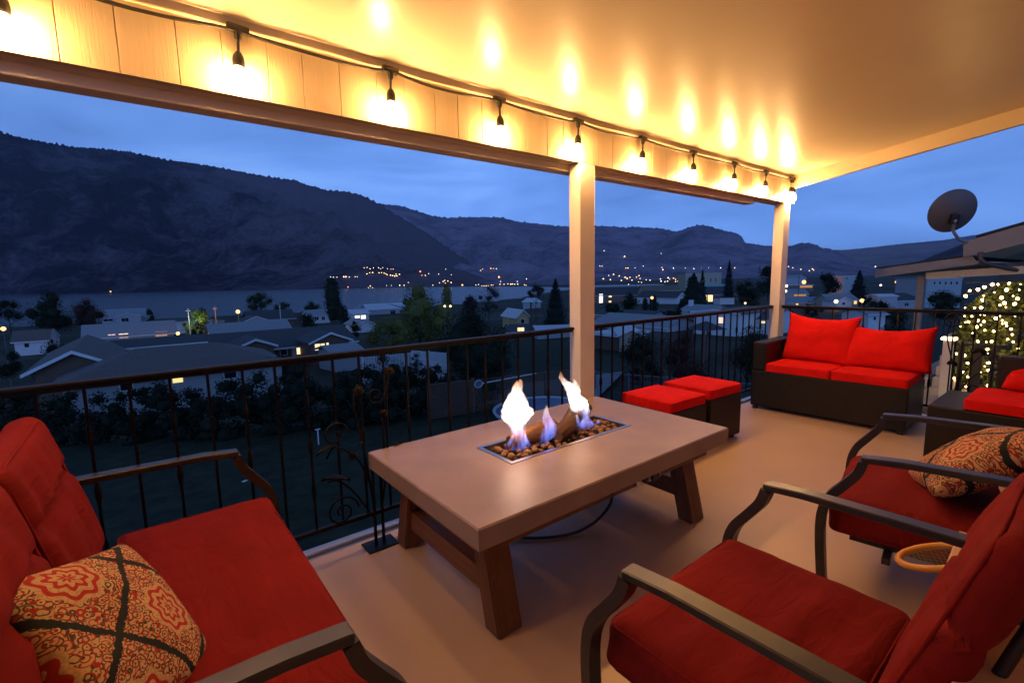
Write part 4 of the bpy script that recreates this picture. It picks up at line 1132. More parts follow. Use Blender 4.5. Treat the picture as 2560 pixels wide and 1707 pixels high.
def tree(kind, label, x0, x1, ytop, r, f='dark', ybot=None, dens=1., rbase=None):
    """a tree or bush seen between photo columns x0..x1 with its top at ytop, standing r metres away"""
    global TREES; TREES += 1
    rg = random.Random(TREES * 13 + 1); xc = (x0 + x1) / 2; p = at_r(xc, ytop, r); m = mpp(xc, ytop, r); zb = tz(p.x, p.y)
    if ybot is not None and rbase is None:
        z_ = at_r(xc, ybot, r).z; zb = min(zb, z_) if z_ < zb + 1 else zb
    H_ = p.z - zb; w = (x1 - x0) * m
    t = thing(NAMES[kind], label, 'bush' if kind == 'bush' else 'tree', (p.x, p.y, zb), rg.uniform(0, 6))
    px = (x1 - x0) * H_ / m
    n = int(max(500, min(9000, px * .32 * dens)))
    z0 = {'bush': .02, 'spruce': .06, 'cedar': .03, 'poplar': .12, 'willow': .12}.get(kind, .22) * H_
    if ybot is not None and kind in ('round', 'open', 'willow'): z0 = max(.05 * H_, at_r(xc, ybot, r).z - zb)
    size = max(1.2 * m, math.sqrt(w * (H_ - z0) / n) * (1.15 if kind != 'open' else .6))
    b = B(); leaves(b.bm, crown_pts(kind, w, H_ - z0, n, rg, z0), size, rg)
    for c, q in CORES:
        rr0 = bmesh.ops.create_icosphere(b.bm, subdivisions=2, radius=1)
        for v in rr0['verts']: v.co = c + v.co * q * (1 + .35 * noise.noise(v.co * 2.2 + c))
    b.build('crown', fol[f], t)
    b = B(); tr = max(.02 * w, .05)
    if kind == 'bush':
        for k in range(4): a = k * 1.6; b.tube([(0, 0, -.2), (.1 * w * math.cos(a), .1 * w * math.sin(a), .3 * H_), (.26 * w * math.cos(a), .26 * w * math.sin(a), .7 * H_)], [tr * .5, tr * .35, tr * .1], 5)
    else:
        b.tube([(0, 0, -.4), (tr * .4, 0, .3 * H_), (-tr * .3, tr * .2, .6 * H_), (0, 0, .92 * H_)], [tr, tr * .8, tr * .45, tr * .08], 7)
        if kind in ('round', 'open', 'willow'):
            for k in range(9):
                a = k * 2.4; hz = .28 + .05 * k; b.tube([(0, 0, hz * H_), (.16 * w * math.cos(a), .16 * w * math.sin(a), (hz + .12) * H_), (.34 * w * math.cos(a), .34 * w * math.sin(a), (hz + .2) * H_)], [tr * .45, tr * .3, tr * .08], 5)
    b.build('trunk', bark_m, t, smooth=True)
    return t
tree('round', 'large dark tree in front of the lake at the far left of the town', 66, 178, 727, 150, 'dark', 828)
tree('round', 'reddish brown tree right of the large dark tree at the left', 172, 258, 748, 146, 'rust', 818)
tree('bush', 'dark bush below the street lamp at the far left', -10, 66, 862, 34, 'dark')
tree('round', 'small slim tree beside the gabled grey house by the lake', 362, 383, 771, 178, 'dark', 806)
tree('bush', 'shrub lit bright green behind the two storey white house', 452, 520, 772, 122, 'lit')
tree('bush', 'dark shrub rising behind the brightly lit green shrub', 478, 530, 767, 130, 'green')
tree('cedar', 'taller of two dark clipped cedars in front of the white house', 474, 494, 822, 108, 'spruce')
tree('cedar', 'shorter of two dark clipped cedars in front of the white house', 491, 512, 828, 107, 'spruce')
tree('round', 'broad round tree against the lake above the dark roofs', 604, 690, 733, 225, 'green', 778)
tree('round', 'smaller round tree touching the broad lakeside tree', 676, 735, 757, 215, 'green', 782)
tree('round', 'low round tree left of the tall poplar by the lake', 750, 806, 754, 230, 'green', 790)
tree('poplar', 'tall dark poplar rising above the far shoreline', 803, 853, 696, 172, 'dark')
tree('bush', 'dark bush at the foot of the tall poplar', 828, 882, 762, 168, 'dark')
tree('bush', 'wide dark bush left of the poplar in front of the white cottage', 718, 800, 786, 140, 'dark')
tree('bush', 'dark bush right of the dark gabled house with lit windows', 868, 902, 800, 95, 'dark')
tree('willow', 'big yellow green willow in the middle of the town', 930, 1160, 712, 74, 'willow', 872, 1.5)
tree('poplar', 'thin yellowish poplar rising behind the willow', 1100, 1132, 708, 90, 'willow')
tree('bush', 'yellow green bush at the left foot of the willow', 905, 1040, 800, 66, 'willow')
tree('round', 'dark broad tree in front of the willow above the railing', 1070, 1295, 772, 46, 'dark', 985, 1.5)
tree('open', 'thin blue grey tree with an open crown by the lake', 1180, 1262, 712, 112, 'grey', 785, .8)
tree('round', 'dark purplish tree left of the thin open tree', 1150, 1200, 738, 105, 'rust', 800)
tree('round', 'rusty round tree against the lake left of the big spruce', 1306, 1372, 714, 140, 'rust', 745)
tree('spruce', 'large dark spruce just left of the middle post', 1345, 1432, 696, 92, 'spruce', None, 1.3)
tree('bush', 'little reddish shrub by the long house near the lake', 1000, 1026, 742, 205, 'rust')
tree('cedar', 'narrow clipped cedar left of the white garage wall', 1604, 1622, 745, 150, 'spruce')
tree('cedar', 'wide clipped cedar against the white garage wall', 1620, 1647, 740, 150, 'spruce')
tree('spruce', 'biggest dark spruce between the two cream posts', 1688, 1782, 682, 165, 'spruce', None, 1.4)
tree('spruce', 'dark fir leaning against the left side of the biggest spruce', 1738, 1776, 676, 190, 'spruce')
tree('spruce', 'solitary pointed spruce against the hill left of the corner post', 1804, 1844, 652, 262, 'spruce', None, 1.2)
tree('round', 'dark leafy tree right of the house with lit corner windows', 1830, 1912, 702, 205, 'dark', 775)
tree('round', 'dark tree partly behind the corner post', 1888, 1960, 664, 300, 'dark', 735)
tree('round', 'wide dark tree right of the corner post in front of the hill', 2036, 2110, 684, 260, 'dark', 735)
tree('spruce', 'dark spruce right of the wide dark tree near the neighbouring eave', 2118, 2182, 676, 250, 'spruce')
tree('round', 'dark tree under the tip of the neighbouring eave', 2166, 2240, 752, 120, 'dark', 800)
tree('round', 'dark tree behind the post of the neighbouring patio', 2318, 2392, 726, 110, 'dark', 800)
tree('round', 'dark shrubby tree left of the cedars by the lit porch', 1546, 1604, 732, 140, 'dark', 790)
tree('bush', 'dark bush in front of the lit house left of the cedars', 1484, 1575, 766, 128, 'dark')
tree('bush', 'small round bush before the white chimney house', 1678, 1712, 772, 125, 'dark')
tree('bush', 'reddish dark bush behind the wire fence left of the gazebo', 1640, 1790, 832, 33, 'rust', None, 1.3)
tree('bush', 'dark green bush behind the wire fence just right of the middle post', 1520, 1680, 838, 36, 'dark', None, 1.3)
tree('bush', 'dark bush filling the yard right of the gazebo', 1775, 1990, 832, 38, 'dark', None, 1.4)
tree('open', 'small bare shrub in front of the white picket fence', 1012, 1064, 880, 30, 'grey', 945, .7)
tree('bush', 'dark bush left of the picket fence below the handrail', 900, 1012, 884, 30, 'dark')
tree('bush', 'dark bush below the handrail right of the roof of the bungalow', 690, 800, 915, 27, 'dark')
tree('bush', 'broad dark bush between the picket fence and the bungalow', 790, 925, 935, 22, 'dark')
tree('round', 'dark tree in the yard right of the picket fence', 1130, 1290, 862, 27, 'dark', 960, 1.2)

for q in (('round', 'dark round tree between the brown roofed houses and the railing', 1500, 1560, 758, 150, 'dark', 795), ('bush', 'low dark shrubs left of the small chimney house', 1640, 1706, 778, 118, 'dark'),
          ('round', 'dark tree left of the corner post above the two small lit windows', 1846, 1900, 742, 120, 'dark', 790), ('bush', 'dark shrubs under the long grey house row', 1966, 2080, 768, 140, 'dark'),
          ('round', 'leafy dark tree right of the orange lamp and gabled front', 2150, 2200, 742, 150, 'dark', 790), ('bush', 'dark shrub beyond the railing left of the neighbouring post', 2210, 2290, 770, 70, 'dark'),
          ('round', 'dark tree before the long pale building under the beam', 2326, 2412, 730, 90, 'dark', 800), ('round', 'dark tree in front of the tan apartment block', 1712, 1760, 690, 300, 'dark', 730),
          ('bush', 'big dark bush before the lattice fence right of the picket yard', 1105, 1300, 872, 23, 'dark', 990, 1.2), ('bush', 'wide dark bush filling the slope behind the pale yard', 1120, 1240, 835, 36, 'dark', 930, 1.2), ('bush', 'wide dark shrubs in front of the white outbuilding', 60, 200, 862, 70, 'dark'), ('round', 'dark leafy tree by the waterfront left of the reddish tree', -30, 60, 752, 200, 'dark', 800),
          ('bush', 'dark shrubbery below the lit ranch house windows', 640, 760, 896, 40, 'dark'), ('round', 'dark tree right of the long white roofed house', 1020, 1060, 745, 190, 'green', 785)):
    tree(*q)
# the near hedge below the railing
hp = [(-160, 1126), (60, 1122), (300, 1112), (560, 1098), (800, 1080), (1000, 1060), (1210, 1026)]
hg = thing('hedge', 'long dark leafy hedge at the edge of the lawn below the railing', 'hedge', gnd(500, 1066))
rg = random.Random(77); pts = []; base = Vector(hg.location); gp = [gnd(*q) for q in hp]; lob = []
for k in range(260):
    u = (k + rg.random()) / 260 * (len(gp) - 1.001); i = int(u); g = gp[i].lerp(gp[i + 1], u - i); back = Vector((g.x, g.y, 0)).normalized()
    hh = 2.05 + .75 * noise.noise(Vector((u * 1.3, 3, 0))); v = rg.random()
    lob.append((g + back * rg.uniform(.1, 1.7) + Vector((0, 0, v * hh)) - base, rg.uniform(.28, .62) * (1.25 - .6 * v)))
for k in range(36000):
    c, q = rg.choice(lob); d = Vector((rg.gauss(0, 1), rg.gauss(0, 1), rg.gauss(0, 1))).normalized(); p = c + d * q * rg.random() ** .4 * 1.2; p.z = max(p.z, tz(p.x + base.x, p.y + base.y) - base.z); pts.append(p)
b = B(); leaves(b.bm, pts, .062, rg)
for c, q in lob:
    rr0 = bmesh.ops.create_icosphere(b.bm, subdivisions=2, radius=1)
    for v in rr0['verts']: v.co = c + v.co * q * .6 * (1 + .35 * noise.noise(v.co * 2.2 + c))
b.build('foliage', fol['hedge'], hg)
b = B()
for k in range(26):
    u = k / 26 * (len(gp) - 1.01); i = int(u); g = gp[i].lerp(gp[i + 1], u - i); q = g + Vector((g.x, g.y, 0)).normalized() * .9 - base
    b.tube([q - Vector((0, 0, .3)), q + Vector((.1, .05, .6)), q + Vector((-.1, .1, 1.2))], [.035, .025, .01], 5)
b.build('stems', bark_m, hg)

# ------------------------------------------------------------------ houses
def wallm(k): return {'white': mat('white_siding', (.62, .60, .60), .7, .06, 3, .3, 8, stretch=(.2, .2, 6), dist=.02), 'grey': mat('grey_siding', (.36, .35, .36), .7, .08, 3, .3, 8, stretch=(.2, .2, 6), dist=.02),
                      'tan': mat('tan_siding', (.40, .31, .22), .7, .08, 3, .3, 8, stretch=(.2, .2, 6), dist=.02), 'brown': mat('brown_siding', (.13, .075, .05), .75, .15, 3, .3, 8, stretch=(6, 6, .2), dist=.02),
                      'yellow': mat('straw_siding', (.48, .33, .14), .7, .08, 3), 'brick': mat('brick_wall', (.22, .11, .085), .8, .2, 14, .3, 30)}[k]
def roofm(k): return {'blue': mat('grey_shingle', (.26, .26, .27), .85, .12, 9, .5, 25, stretch=(1, 1, 3), dist=.02), 'dark': mat('charcoal_shingle', (.055, .052, .056), .85, .2, 9, .5, 25, stretch=(1, 1, 3), dist=.02),
                      'brown': mat('brown_shingle', (.13, .095, .085), .85, .3, 6, .6, 18, stretch=(1, 1, 3), dist=.02), 'teal': mat('teal_metal_roof', (.16, .33, .32), .5, .08, 3), 'white': mat('pale_roof', (.52, .53, .56), .6, .06, 3), 'rust': mat('tan_shingle', (.17, .12, .09), .85, .2, 6)}[k]
trim_m = mat('white_trim', (.66, .64, .64), .6, .05, 4)
glass_m = mat('dark_glass', (.012, .013, .016), .12, .1, 3)
litm = {'w': emat('window_warm', (1., .66, .30), 1.9, False), 'y': emat('window_yellow', (1., .70, .24), 1.25, False), 'c': emat('window_white', (1., .92, .80), 1.8, False), 'o': emat('window_orange', (1., .44, .13), .55, False), 'p': emat('window_pinkish', (1., .62, .48), 1.3, False)}
DBG = []
def house(label, r, x0, x1, ye, yr, depth, kind='gable', wall='white', roof='blue', rot=0., wins=(), over=.45, name='house', cat='house', chim=None, door=None, trim=True, zmax=.4, hw=2.8):
    xc = (x0 + x1) / 2
    if hw:
        best = None
        for q in np.geomspace(20, 1500, 240):
            p = at_r(xc, ye, q); e_ = p.z - tz(p.x, p.y) - hw
            if best is None or abs(e_) < best[0]: best = (abs(e_), q)
        DBG.append((label, r, round(best[1])))
        if best[1] > r * 1.15 and r > 60: r = min(best[1], r * 1.55)
    al = {'X': 0., 'Y': rad(-90)}.get(rot, None)
    if al is None: al = math.atan2(RH.y, RH.x) + rot
    u = Vector((math.cos(al), math.sin(al), 0)); v = Vector((-u.y, u.x, 0))
    pc = at_r(xc, ye, r); kd = pc.dot(v)
    def onwall(px, py): d = Vector(ray(px, py)); return Vector(EYE) + d * ((kd - Vector(EYE).dot(v)) / d.dot(v))
    sa, sb = onwall(x0, ye).dot(u), onwall(x1, ye).dot(u); w = sb - sa; p = u * ((sa + sb) / 2) + v * kd; p.z = pc.z
    z0 = min(tz(p.x, p.y), p.z - 2.2); he = p.z - z0; m = mpp(xc, ye, r)
    if kind == 'front': rise = onwall(xc, yr).z - p.z
    elif kind == 'flat': rise = .25
    else:
        c_ = p + v * (depth / 2); d_ = np.array(c_) - EYE; px_ = CX + FPX * (_R @ d_) / (_F @ d_); q_ = ray(px_, yr); rise = 1.42 + q_[2] * (_F @ d_) / FPX - p.z
        for _ in range(12):
            if rise >= .10 * depth: break
            depth *= .88; c_ = p + v * (depth / 2); d_ = np.array(c_) - EYE; px_ = CX + FPX * (_R @ d_) / (_F @ d_); rise = 1.42 + ray(px_, yr)[2] * (_F @ d_) / FPX - p.z
        rise = max(.09 * depth, min(zmax * depth, rise))
    def wx(px, py): return onwall(px, py).dot(u) - (sa + sb) / 2
    def wz(px, py): return onwall(px, py).z - z0
    root = thing(name, label, cat, (p.x, p.y, z0), al)
    X = w / 2; wm, rm = wallm(wall), roofm(roof); th = .16
    b = B()
    if kind == 'gable': b.poly([(-X, 0, -1), (-X, depth, -1), (-X, depth, he), (-X, depth / 2, he + rise), (-X, 0, he)], (w, 0, 0))
    elif kind == 'front': b.poly([(-X, 0, -1), (X, 0, -1), (X, 0, he), (0, 0, he + rise), (-X, 0, he)], (0, depth, 0))
    else: b.box(-X, X, 0, depth, -1, he)
    b.build('wall', wm, root)
    b = B(); o_ = over
    if kind == 'gable':
        s = rise / (depth / 2); za = he - o_ * s + .05
        b.poly([(-X - o_, -o_, za), (-X - o_, depth / 2, he + rise + .05), (-X - o_, depth + o_, za), (-X - o_, depth + o_, za + th), (-X - o_, depth / 2, he + rise + th + .06), (-X - o_, -o_, za + th)], (w + 2 * o_, 0, 0))
    elif kind == 'front':
        s = rise / X; za = he - o_ * s + .05
        b.poly([(-X - o_, -o_, za), (0, -o_, he + rise + .05), (X + o_, -o_, za), (X + o_, -o_, za + th), (0, -o_, he + rise + th + .06), (-X - o_, -o_, za + th)], (0, depth + 2 * o_, 0))
    elif kind == 'hip':
        in_ = min(X * .7, depth / 2 + o_); za = he + .02; bm = b.bm
        lo = [bm.verts.new(q) for q in ((-X - o_, -o_, za), (X + o_, -o_, za), (X + o_, depth + o_, za), (-X - o_, depth + o_, za))]
        ri = [bm.verts.new((-X - o_ + in_, depth / 2, he + rise)), bm.verts.new((X + o_ - in_, depth / 2, he + rise))]
        for q in ((lo[0], lo[1], ri[1], ri[0]), (lo[1], lo[2], ri[1]), (lo[2], lo[3], ri[0], ri[1]), (lo[3], lo[0], ri[0]), (lo[3], lo[2], lo[1], lo[0])): bm.faces.new(q)
    else: b.box(-X - o_, X + o_, -o_, depth + o_, he + .01, he + rise)
    b.build('roof', rm, root)
    if trim:
        b = B()
        if kind == 'front':
            for s_ in (-1, 1): b.poly([(s_ * (X + o_), -o_ - .05, za - .02), (0, -o_ - .05, he + rise + .03), (0, -o_ - .05, he + rise + .26), (s_ * (X + o_), -o_ - .05, za + .2)], (0, .045, 0))
        else: b.box(-X - o_, X + o_, -o_ - .05, -o_ - .005, (za if kind == 'gable' else he + .0) - .06, (za if kind == 'gable' else he) + .13)
        b.build('fascia', trim_m, root)
    for q in wins:
        a0, a1, b0, b1 = q[:4]; lit = q[4] if len(q) > 4 else None
        wx0, wx1 = wx(a0, b0), wx(a1, b0); wz1 = wz((a0 + a1) / 2, b0); wz0 = wz((a0 + a1) / 2, b1)
        b = B().box(wx0 - .07, wx1 + .07, -.035, .03, wz0 - .07, wz0).box(wx0 - .07, wx1 + .07, -.035, .03, wz1, wz1 + .07).box(wx0 - .07, wx0, -.035, .03, wz0, wz1).box(wx1, wx1 + .07, -.035, .03, wz0, wz1)
        if wx1 - wx0 > 1.: b.box((wx0 + wx1) / 2 - .035, (wx0 + wx1) / 2 + .035, -.033, .0, wz0, wz1)
        f = b.build('window', trim_m, root)
        B().box(wx0, wx1, -.018, -.008, wz0, wz1).build('pane', litm[lit] if lit else glass_m, f)
    if chim:
        a0, a1, b0 = chim; B().box(wx(a0, b0), wx(a1, b0), depth * .3, depth * .3 + wx(a1, b0) - wx(a0, b0), he - .2, max(he + .8, wz((a0 + a1) / 2, b0) + .6)).build('chimney', wm, root)
    if door:
        a0, a1, b0 = door; B().box(wx(a0, b0), wx(a1, b0), -.05, -.004, 0, max(1.9, wz((a0 + a1) / 2, b0))).build('door', mat('garage_door', (.5, .49, .5), .6, .05, 3, .3, 5, stretch=(.1, .1, 8)), root)
    return root
# near bungalow, two crossing roofs
h = house('long brown roofed bungalow just beyond the handrail at the left', 38, 150, 706, 938, 862, 9., 'hip', 'grey', 'brown', 'X', [(430, 456, 938, 956, 'y'), (300, 330, 960, 975), (560, 590, 930, 945)], .6)
h2 = house('gable ended wing of the brown bungalow with white verge boards', 44, 84, 282, 920, 883, 13., 'front', 'brown', 'brown', 'X', [], .6)
house('dark blue grey roofed house behind the brown bungalow', 56, 180, 505, 868, 851, 8., 'gable', 'grey', 'dark', 'X', [], .5)
house('white outbuilding with brown roof below the large dark tree', 92, 34, 118, 852, 827, 7., 'gable', 'white', 'brown', 'X', [(60, 72, 858, 868)])
house('white gabled shed end beside the brown roofed outbuilding', 88, 118, 140, 842, 827, 5., 'front', 'white', 'blue', 'X', [(126, 132, 848, 858)], .2, cat='shed', name='shed')
house('long low house with two warm lit windows under a grey roof', 112, 214, 434, 837, 808, 9., 'gable', 'grey', 'blue', 'X', [(270, 288, 836, 841, 'p'), (297, 320, 834, 844, 'w'), (226, 236, 852, 862), (388, 417, 829, 840, 'o')], .8, door=(240, 278, 851))
house('two storey white house with two small upper windows', 118, 441, 529, 803, 797, 8., 'flat', 'white', 'dark', 'X', [(457, 475, 808, 817), (499, 516, 806, 815), (421, 430, 828, 836, 'w')], .5)
house('flat roofed carport attached right of the two storey white house', 121, 530, 560, 803, 800, 7., 'flat', 'tan', 'dark', 'X', [], .2, cat='carport', name='carport')
house('grey gabled house in front of the lake left of the white house', 180, 288, 352, 791, 784, 11., 'front', 'grey', 'blue', 'X', [(303, 321, 795, 804)], .3)
house('wide grey roofed house wing behind the lakeside gable', 186, 254, 364, 793, 772, 9., 'gable', 'grey', 'blue', 'X', [(258, 282, 796, 803)])
house('long blue grey roofed house right of the two storey white house', 100, 534, 726, 834, 806, 9., 'gable', 'white', 'blue', 'X', [], .6)
house('dark roofed house with pale gable and glowing entrance', 132, 606, 676, 805, 792, 9., 'front', 'grey', 'dark', 'X', [(664, 676, 801, 806, None)], .4)
house('dark roofed house by the lake behind the glowing lamp', 160, 622, 736, 798, 776, 10., 'gable', 'brown', 'dark', 'X', [], .5)
house('dark ranch house with a row of brightly lit windows', 62, 548, 880, 866, 826, 10., 'gable', 'brown', 'dark', 'X', [(741, 758, 867, 885, 'w'), (770, 780, 861, 877, 'w'), (700, 716, 868, 887)], .7, door=(728, 738, 866))
house('left brown gable with white verge on the dark ranch house', 57, 592, 684, 868, 852, 5., 'front', 'brown', 'dark', 'X', [], .4, cat='house wing')
house('right brown gable with white verge on the dark ranch house', 58, 778, 872, 854, 835, 5., 'front', 'brown', 'dark', 'X', [(787, 799, 860, 875, 'w'), (801, 811, 859, 874, 'w'), (816, 821, 857, 866, 'w')], .4, cat='house wing')
house('low blue grey roof with small gable just above the handrail', 50, 836, 905, 884, 864, 6., 'gable', 'grey', 'blue', 'X', [], .4)
house('white gabled house with veranda left of the willow', 128, 894, 936, 812, 801, 9., 'front', 'white', 'blue', 'X', [(900, 906, 832, 842), (914, 926, 830, 840)], .5)
house('small white cottage with grey roof beside the tall poplar', 200, 767, 824, 789, 775, 8., 'gable', 'white', 'blue', 'X', [(786, 796, 792, 800), (804, 812, 792, 800)])
house('low pale house with a bright garage light right of the poplar', 185, 878, 922, 784, 774, 8., 'gable', 'white', 'white', 'X', [(887, 899, 789, 795, 'c'), (902, 914, 788, 797, 'c')])
house('long white roofed house behind the willow near the water', 215, 918, 1020, 772, 759, 9., 'gable', 'grey', 'white', 'X', [(976, 988, 776, 786), (1000, 1014, 775, 783, None)])
house('small gabled house left of the long white roofed house', 212, 900, 924, 772, 763, 9., 'front', 'white', 'blue', 'X', [(908, 916, 776, 784)], .3)
house('white pyramid roofed pavilion between the rusty tree and spruce', 172, 1308, 1352, 755, 740, 6., 'hip', 'grey', 'white', 0., [], .8, cat='pavilion')
house('straw coloured gabled house below the white pavilion', 120, 1292, 1322, 792, 776, 10., 'front', 'yellow', 'white', rad(22), [(1302, 1311, 798, 808)], .5)
house('pale roofed house touching the left side of the middle post', 82, 1345, 1432, 826, 815, 8., 'gable', 'grey', 'white', rad(5), [], .5)
house('low house with glowing porch light left of the utility pole', 92, 1270, 1340, 830, 812, 8., 'gable', 'brick', 'dark', rad(3), [(1294, 1310, 819, 829, 'w')], .4)
house('dark roofed house with one tall bright doorway right of the middle post', 190, 1486, 1590, 737, 712, 11., 'gable', 'brick', 'dark', rad(5), [(1498, 1507, 735, 761, 'c'), (1522, 1529, 737, 743, 'w'), (1522, 1528, 752, 757, 'w')], .6)
house('brown roofed house with a line of small pale windows', 215, 1608, 1700, 726, 714, 11., 'gable', 'tan', 'rust', rad(2), [(1644, 1652, 727, 733), (1660, 1676, 728, 734), (1684, 1692, 728, 736)], .5)
house('house with white garage wall behind the clipped cedars', 162, 1592, 1690, 744, 728, 10., 'gable', 'white', 'dark', 'Y', [(1651, 1655, 763, 768)], .5)
house('teal metal roofed building behind the biggest spruce', 262, 1768, 1830, 722, 711, 10., 'gable', 'grey', 'teal', 0., [], .4)
house('house with brilliantly lit corner windows right of the biggest spruce', 190, 1758, 1856, 735, 716, 10., 'gable', 'brick', 'dark', rad(4), [(1758, 1768, 736, 752, 'y'), (1770, 1782, 736, 763, 'w')], .5)
house('white garden wall house right of the brilliantly lit windows', 175, 1800, 1836, 746, 741, 6., 'flat', 'white', 'dark', rad(4), [], .2, cat='garage')
house('small white house with square chimney above the handrail', 126, 1702, 1778, 777, 763, 8., 'gable', 'white', 'blue', 'Y', [(1720, 1726, 777, 781), (1732, 1738, 777, 781)], .4, chim=(1708, 1716, 757))
house('wide white house with glowing window behind the iron railing', 84, 1736, 1848, 784, 776, 9., 'front', 'white', 'brown', 'Y', [(1797, 1808, 793, 808, 'p')], .5)
house('dark roofed wing with two small lit windows left of the corner post', 88, 1834, 1932, 797, 768, 9., 'gable', 'white', 'brown', 'Y', [(1864, 1880, 804, 810, 'y'), (1904, 1914, 801, 808, 'y')], .6)
house('broad blue grey roof behind the railing right of the middle post', 92, 1488, 1668, 812, 788, 10., 'gable', 'white', 'blue', 'Y', [(1500, 1520, 820, 830)], .6)
house('dark low roof beyond the broad blue grey roof', 125, 1488, 1620, 790, 776, 9., 'gable', 'grey', 'dark', 'Y', [], .4)
house('bright white flat roofed carport right of the middle post', 62, 1478, 1545, 838, 828, 6., 'flat', 'brown', 'white', 'Y', [], .3, cat='carport', name='carport')
house('tan gabled garage right of the white flat carport', 58, 1552, 1604, 838, 826, 7., 'front', 'tan', 'white', rad(-8), [], .4, cat='garage', name='garage')
house('long grey roofed house row just right of the corner post', 215, 1966, 2066, 757, 744, 9., 'gable', 'tan', 'blue', rad(-4), [(1990, 1996, 757, 762, 'y'), (2014, 2020, 757, 762), (2036, 2042, 757, 762)], .5)
house('pale gabled house front between the two orange lamps', 205, 2092, 2130, 753, 744, 8., 'front', 'white', 'blue', 0., [(2106, 2112, 756, 762)], .3)
house('grey roofed house wrapping the pale gabled front', 212, 2074, 2146, 751, 736, 9., 'gable', 'tan', 'blue', 0., [(2135, 2142, 752, 760, 'y')], .4)
house('blue roofed shop with an orange lit front by the corner post', 290, 1964, 2022, 735, 723, 11., 'gable', 'grey', 'blue', 0., [(1985, 2015, 736, 740, 'o')], .4, name='shop', cat='shop')
house('low shop with orange lit sign band beneath the tall lamp', 340, 1960, 2034, 713, 707, 12., 'flat', 'brick', 'white', 0., [(2000, 2031, 714, 719, 'o')], .4, name='shop', cat='shop')
house('distant warehouse with a small white gable right of the corner post', 460, 1962, 2016, 696, 688, 20., 'gable', 'grey', 'blue', 0., [], .4, name='warehouse', cat='warehouse')
house('tall pale apartment block behind the biggest spruce', 420, 1714, 1804, 683, 680, 18., 'flat', 'tan', 'dark', 0., [(1775, 1779, 695, 705), (1787, 1791, 695, 705), (1736, 1741, 692, 700), (1756, 1760, 692, 700)], .3, name='apartment_block', cat='apartment block')
house('long pale building with a row of small dark windows under the neighbouring beam', 150, 2318, 2406, 697, 692, 14., 'flat', 'grey', 'blue', 0., [(2334 + 14 * k, 2339 + 14 * k, 704, 711) for k in range(5)], .2, name='apartment_block', cat='apartment block')
house('small pale building between two dark trees near the eave', 330, 2110, 2146, 691, 686, 12., 'flat', 'grey', 'white', 0., [(2116, 2120, 694, 698)], .3, name='warehouse', cat='warehouse')
house('dark hipped roof house below the bright white lamp', 135, 2238, 2310, 752, 732, 9., 'hip', 'grey', 'dark', 0., [(2262, 2272, 757, 765)], .5)
house('low lit roof of a house under the neighbouring eave', 128, 2196, 2244, 741, 736, 7., 'gable', 'grey', 'white', 0., [], .3)
house('pale house with blue door below the neighbouring eave', 95, 2172, 2214, 786, 772, 7., 'gable', 'white', 'blue', 0., [(2184, 2190, 792, 800)], .4)
house('far off long flat store roof on the valley floor', 620, 1488, 1660, 713, 709, 40., 'flat', 'grey', 'white', 0., [], .5, name='store', cat='store')

# vents and a stack on the near bungalow roof
for q in ((330, 897), (420, 884), (488, 872)):
    p = at_r(q[0], q[1], 42); o = B().box(-.16, .16, -.12, .12, -.05, .09, .01).build('roof_vent', wallm('grey')); o.parent = h; o.matrix_parent_inverse = Matrix.Translation(-Vector(h.location)); o.location = p
# gazebo
gz = at_r(1765, 822, 52); m = mpp(1765, 822, 52); zg = tz(gz.x, gz.y)
g = thing('gazebo', 'small open gazebo with dark peaked roof beyond the railing', 'gazebo', (gz.x, gz.y, zg), math.atan2(RH.y, RH.x) + .3)
ze = gz.z - zg; rw = 36 * m
b = B(); vs = [b.bm.verts.new(q) for q in ((-rw, -rw, ze), (rw, -rw, ze), (rw, rw, ze), (-rw, rw, ze), (0, 0, ze + 20 * m))]
for q in ((0, 1, 4), (1, 2, 4), (2, 3, 4), (3, 0, 4), (3, 2, 1, 0)): b.bm.faces.new([vs[i] for i in q])
b.build('roof', roofm('dark'), g)
for x in (-1, 1):
    for y in (-1, 1): B().box(x * rw * .8 - .08, x * rw * .8 + .08, y * rw * .8 - .08, y * rw * .8 + .08, -.5, ze + .03).build('post', wallm('brown'), g)

# lamps standing in the near town, with their own light
def street_lamp(label, x, y, r, k, size, energy, col, yb=None):
    p = at_r(x, y, r); m = mpp(x, y, r); zb = tz(p.x, p.y)
    t = thing('street_lamp', label, 'street lamp', (p.x, p.y, zb))
    h_ = p.z - zb
    B().tube([(0, 0, -.3), (0, 0, h_ + .02)], [.09, .055], 8).tube([(0, 0, h_ + .02), (.25, 0, h_ + .1)], .03, 6).build('pole', pole_m, t)
    B().ball((0, 0, h_ + .18), size * m, 2).build('lamp_head', {'w': lampw, 'o': lampo, 'c': lampc}[k], t, smooth=True)
    if energy:
        l = bpy.data.lights.new('lamp_glow', 'POINT'); l.energy = energy; l.color = col; l.shadow_soft_size = size * m
        o = bpy.data.objects.new('lamp_glow', l); o.location = Vector((p.x, p.y, p.z + .18)) - FH * (size * m * 1.6); COL.objects.link(o)
    return t
def _v(a): return Vector(a)
OR = (1., .45, .15)
street_lamp('glowing street lamp at the far left edge above the dark bush', 9, 827, 60, 'o', 5, 0, OR)
street_lamp('round glowing lamp beside the two storey white house', 445, 836, 104, 'o', 4, 0, OR)
street_lamp('brilliant orange lamp among roofs in front of the lake', 595, 781, 128, 'o', 4.5, 0, OR)
street_lamp('left of two warm lamps glowing through the willow', 1112, 769, 60, 'w', 2.6, 0, OR)
street_lamp('right of two warm lamps glowing through the willow', 1126, 769, 60, 'w', 2.6, 0, OR)
street_lamp('pinkish lamp shining above the wide clipped cedar', 1630, 746, 146, 'o', 3.4, 0, OR)
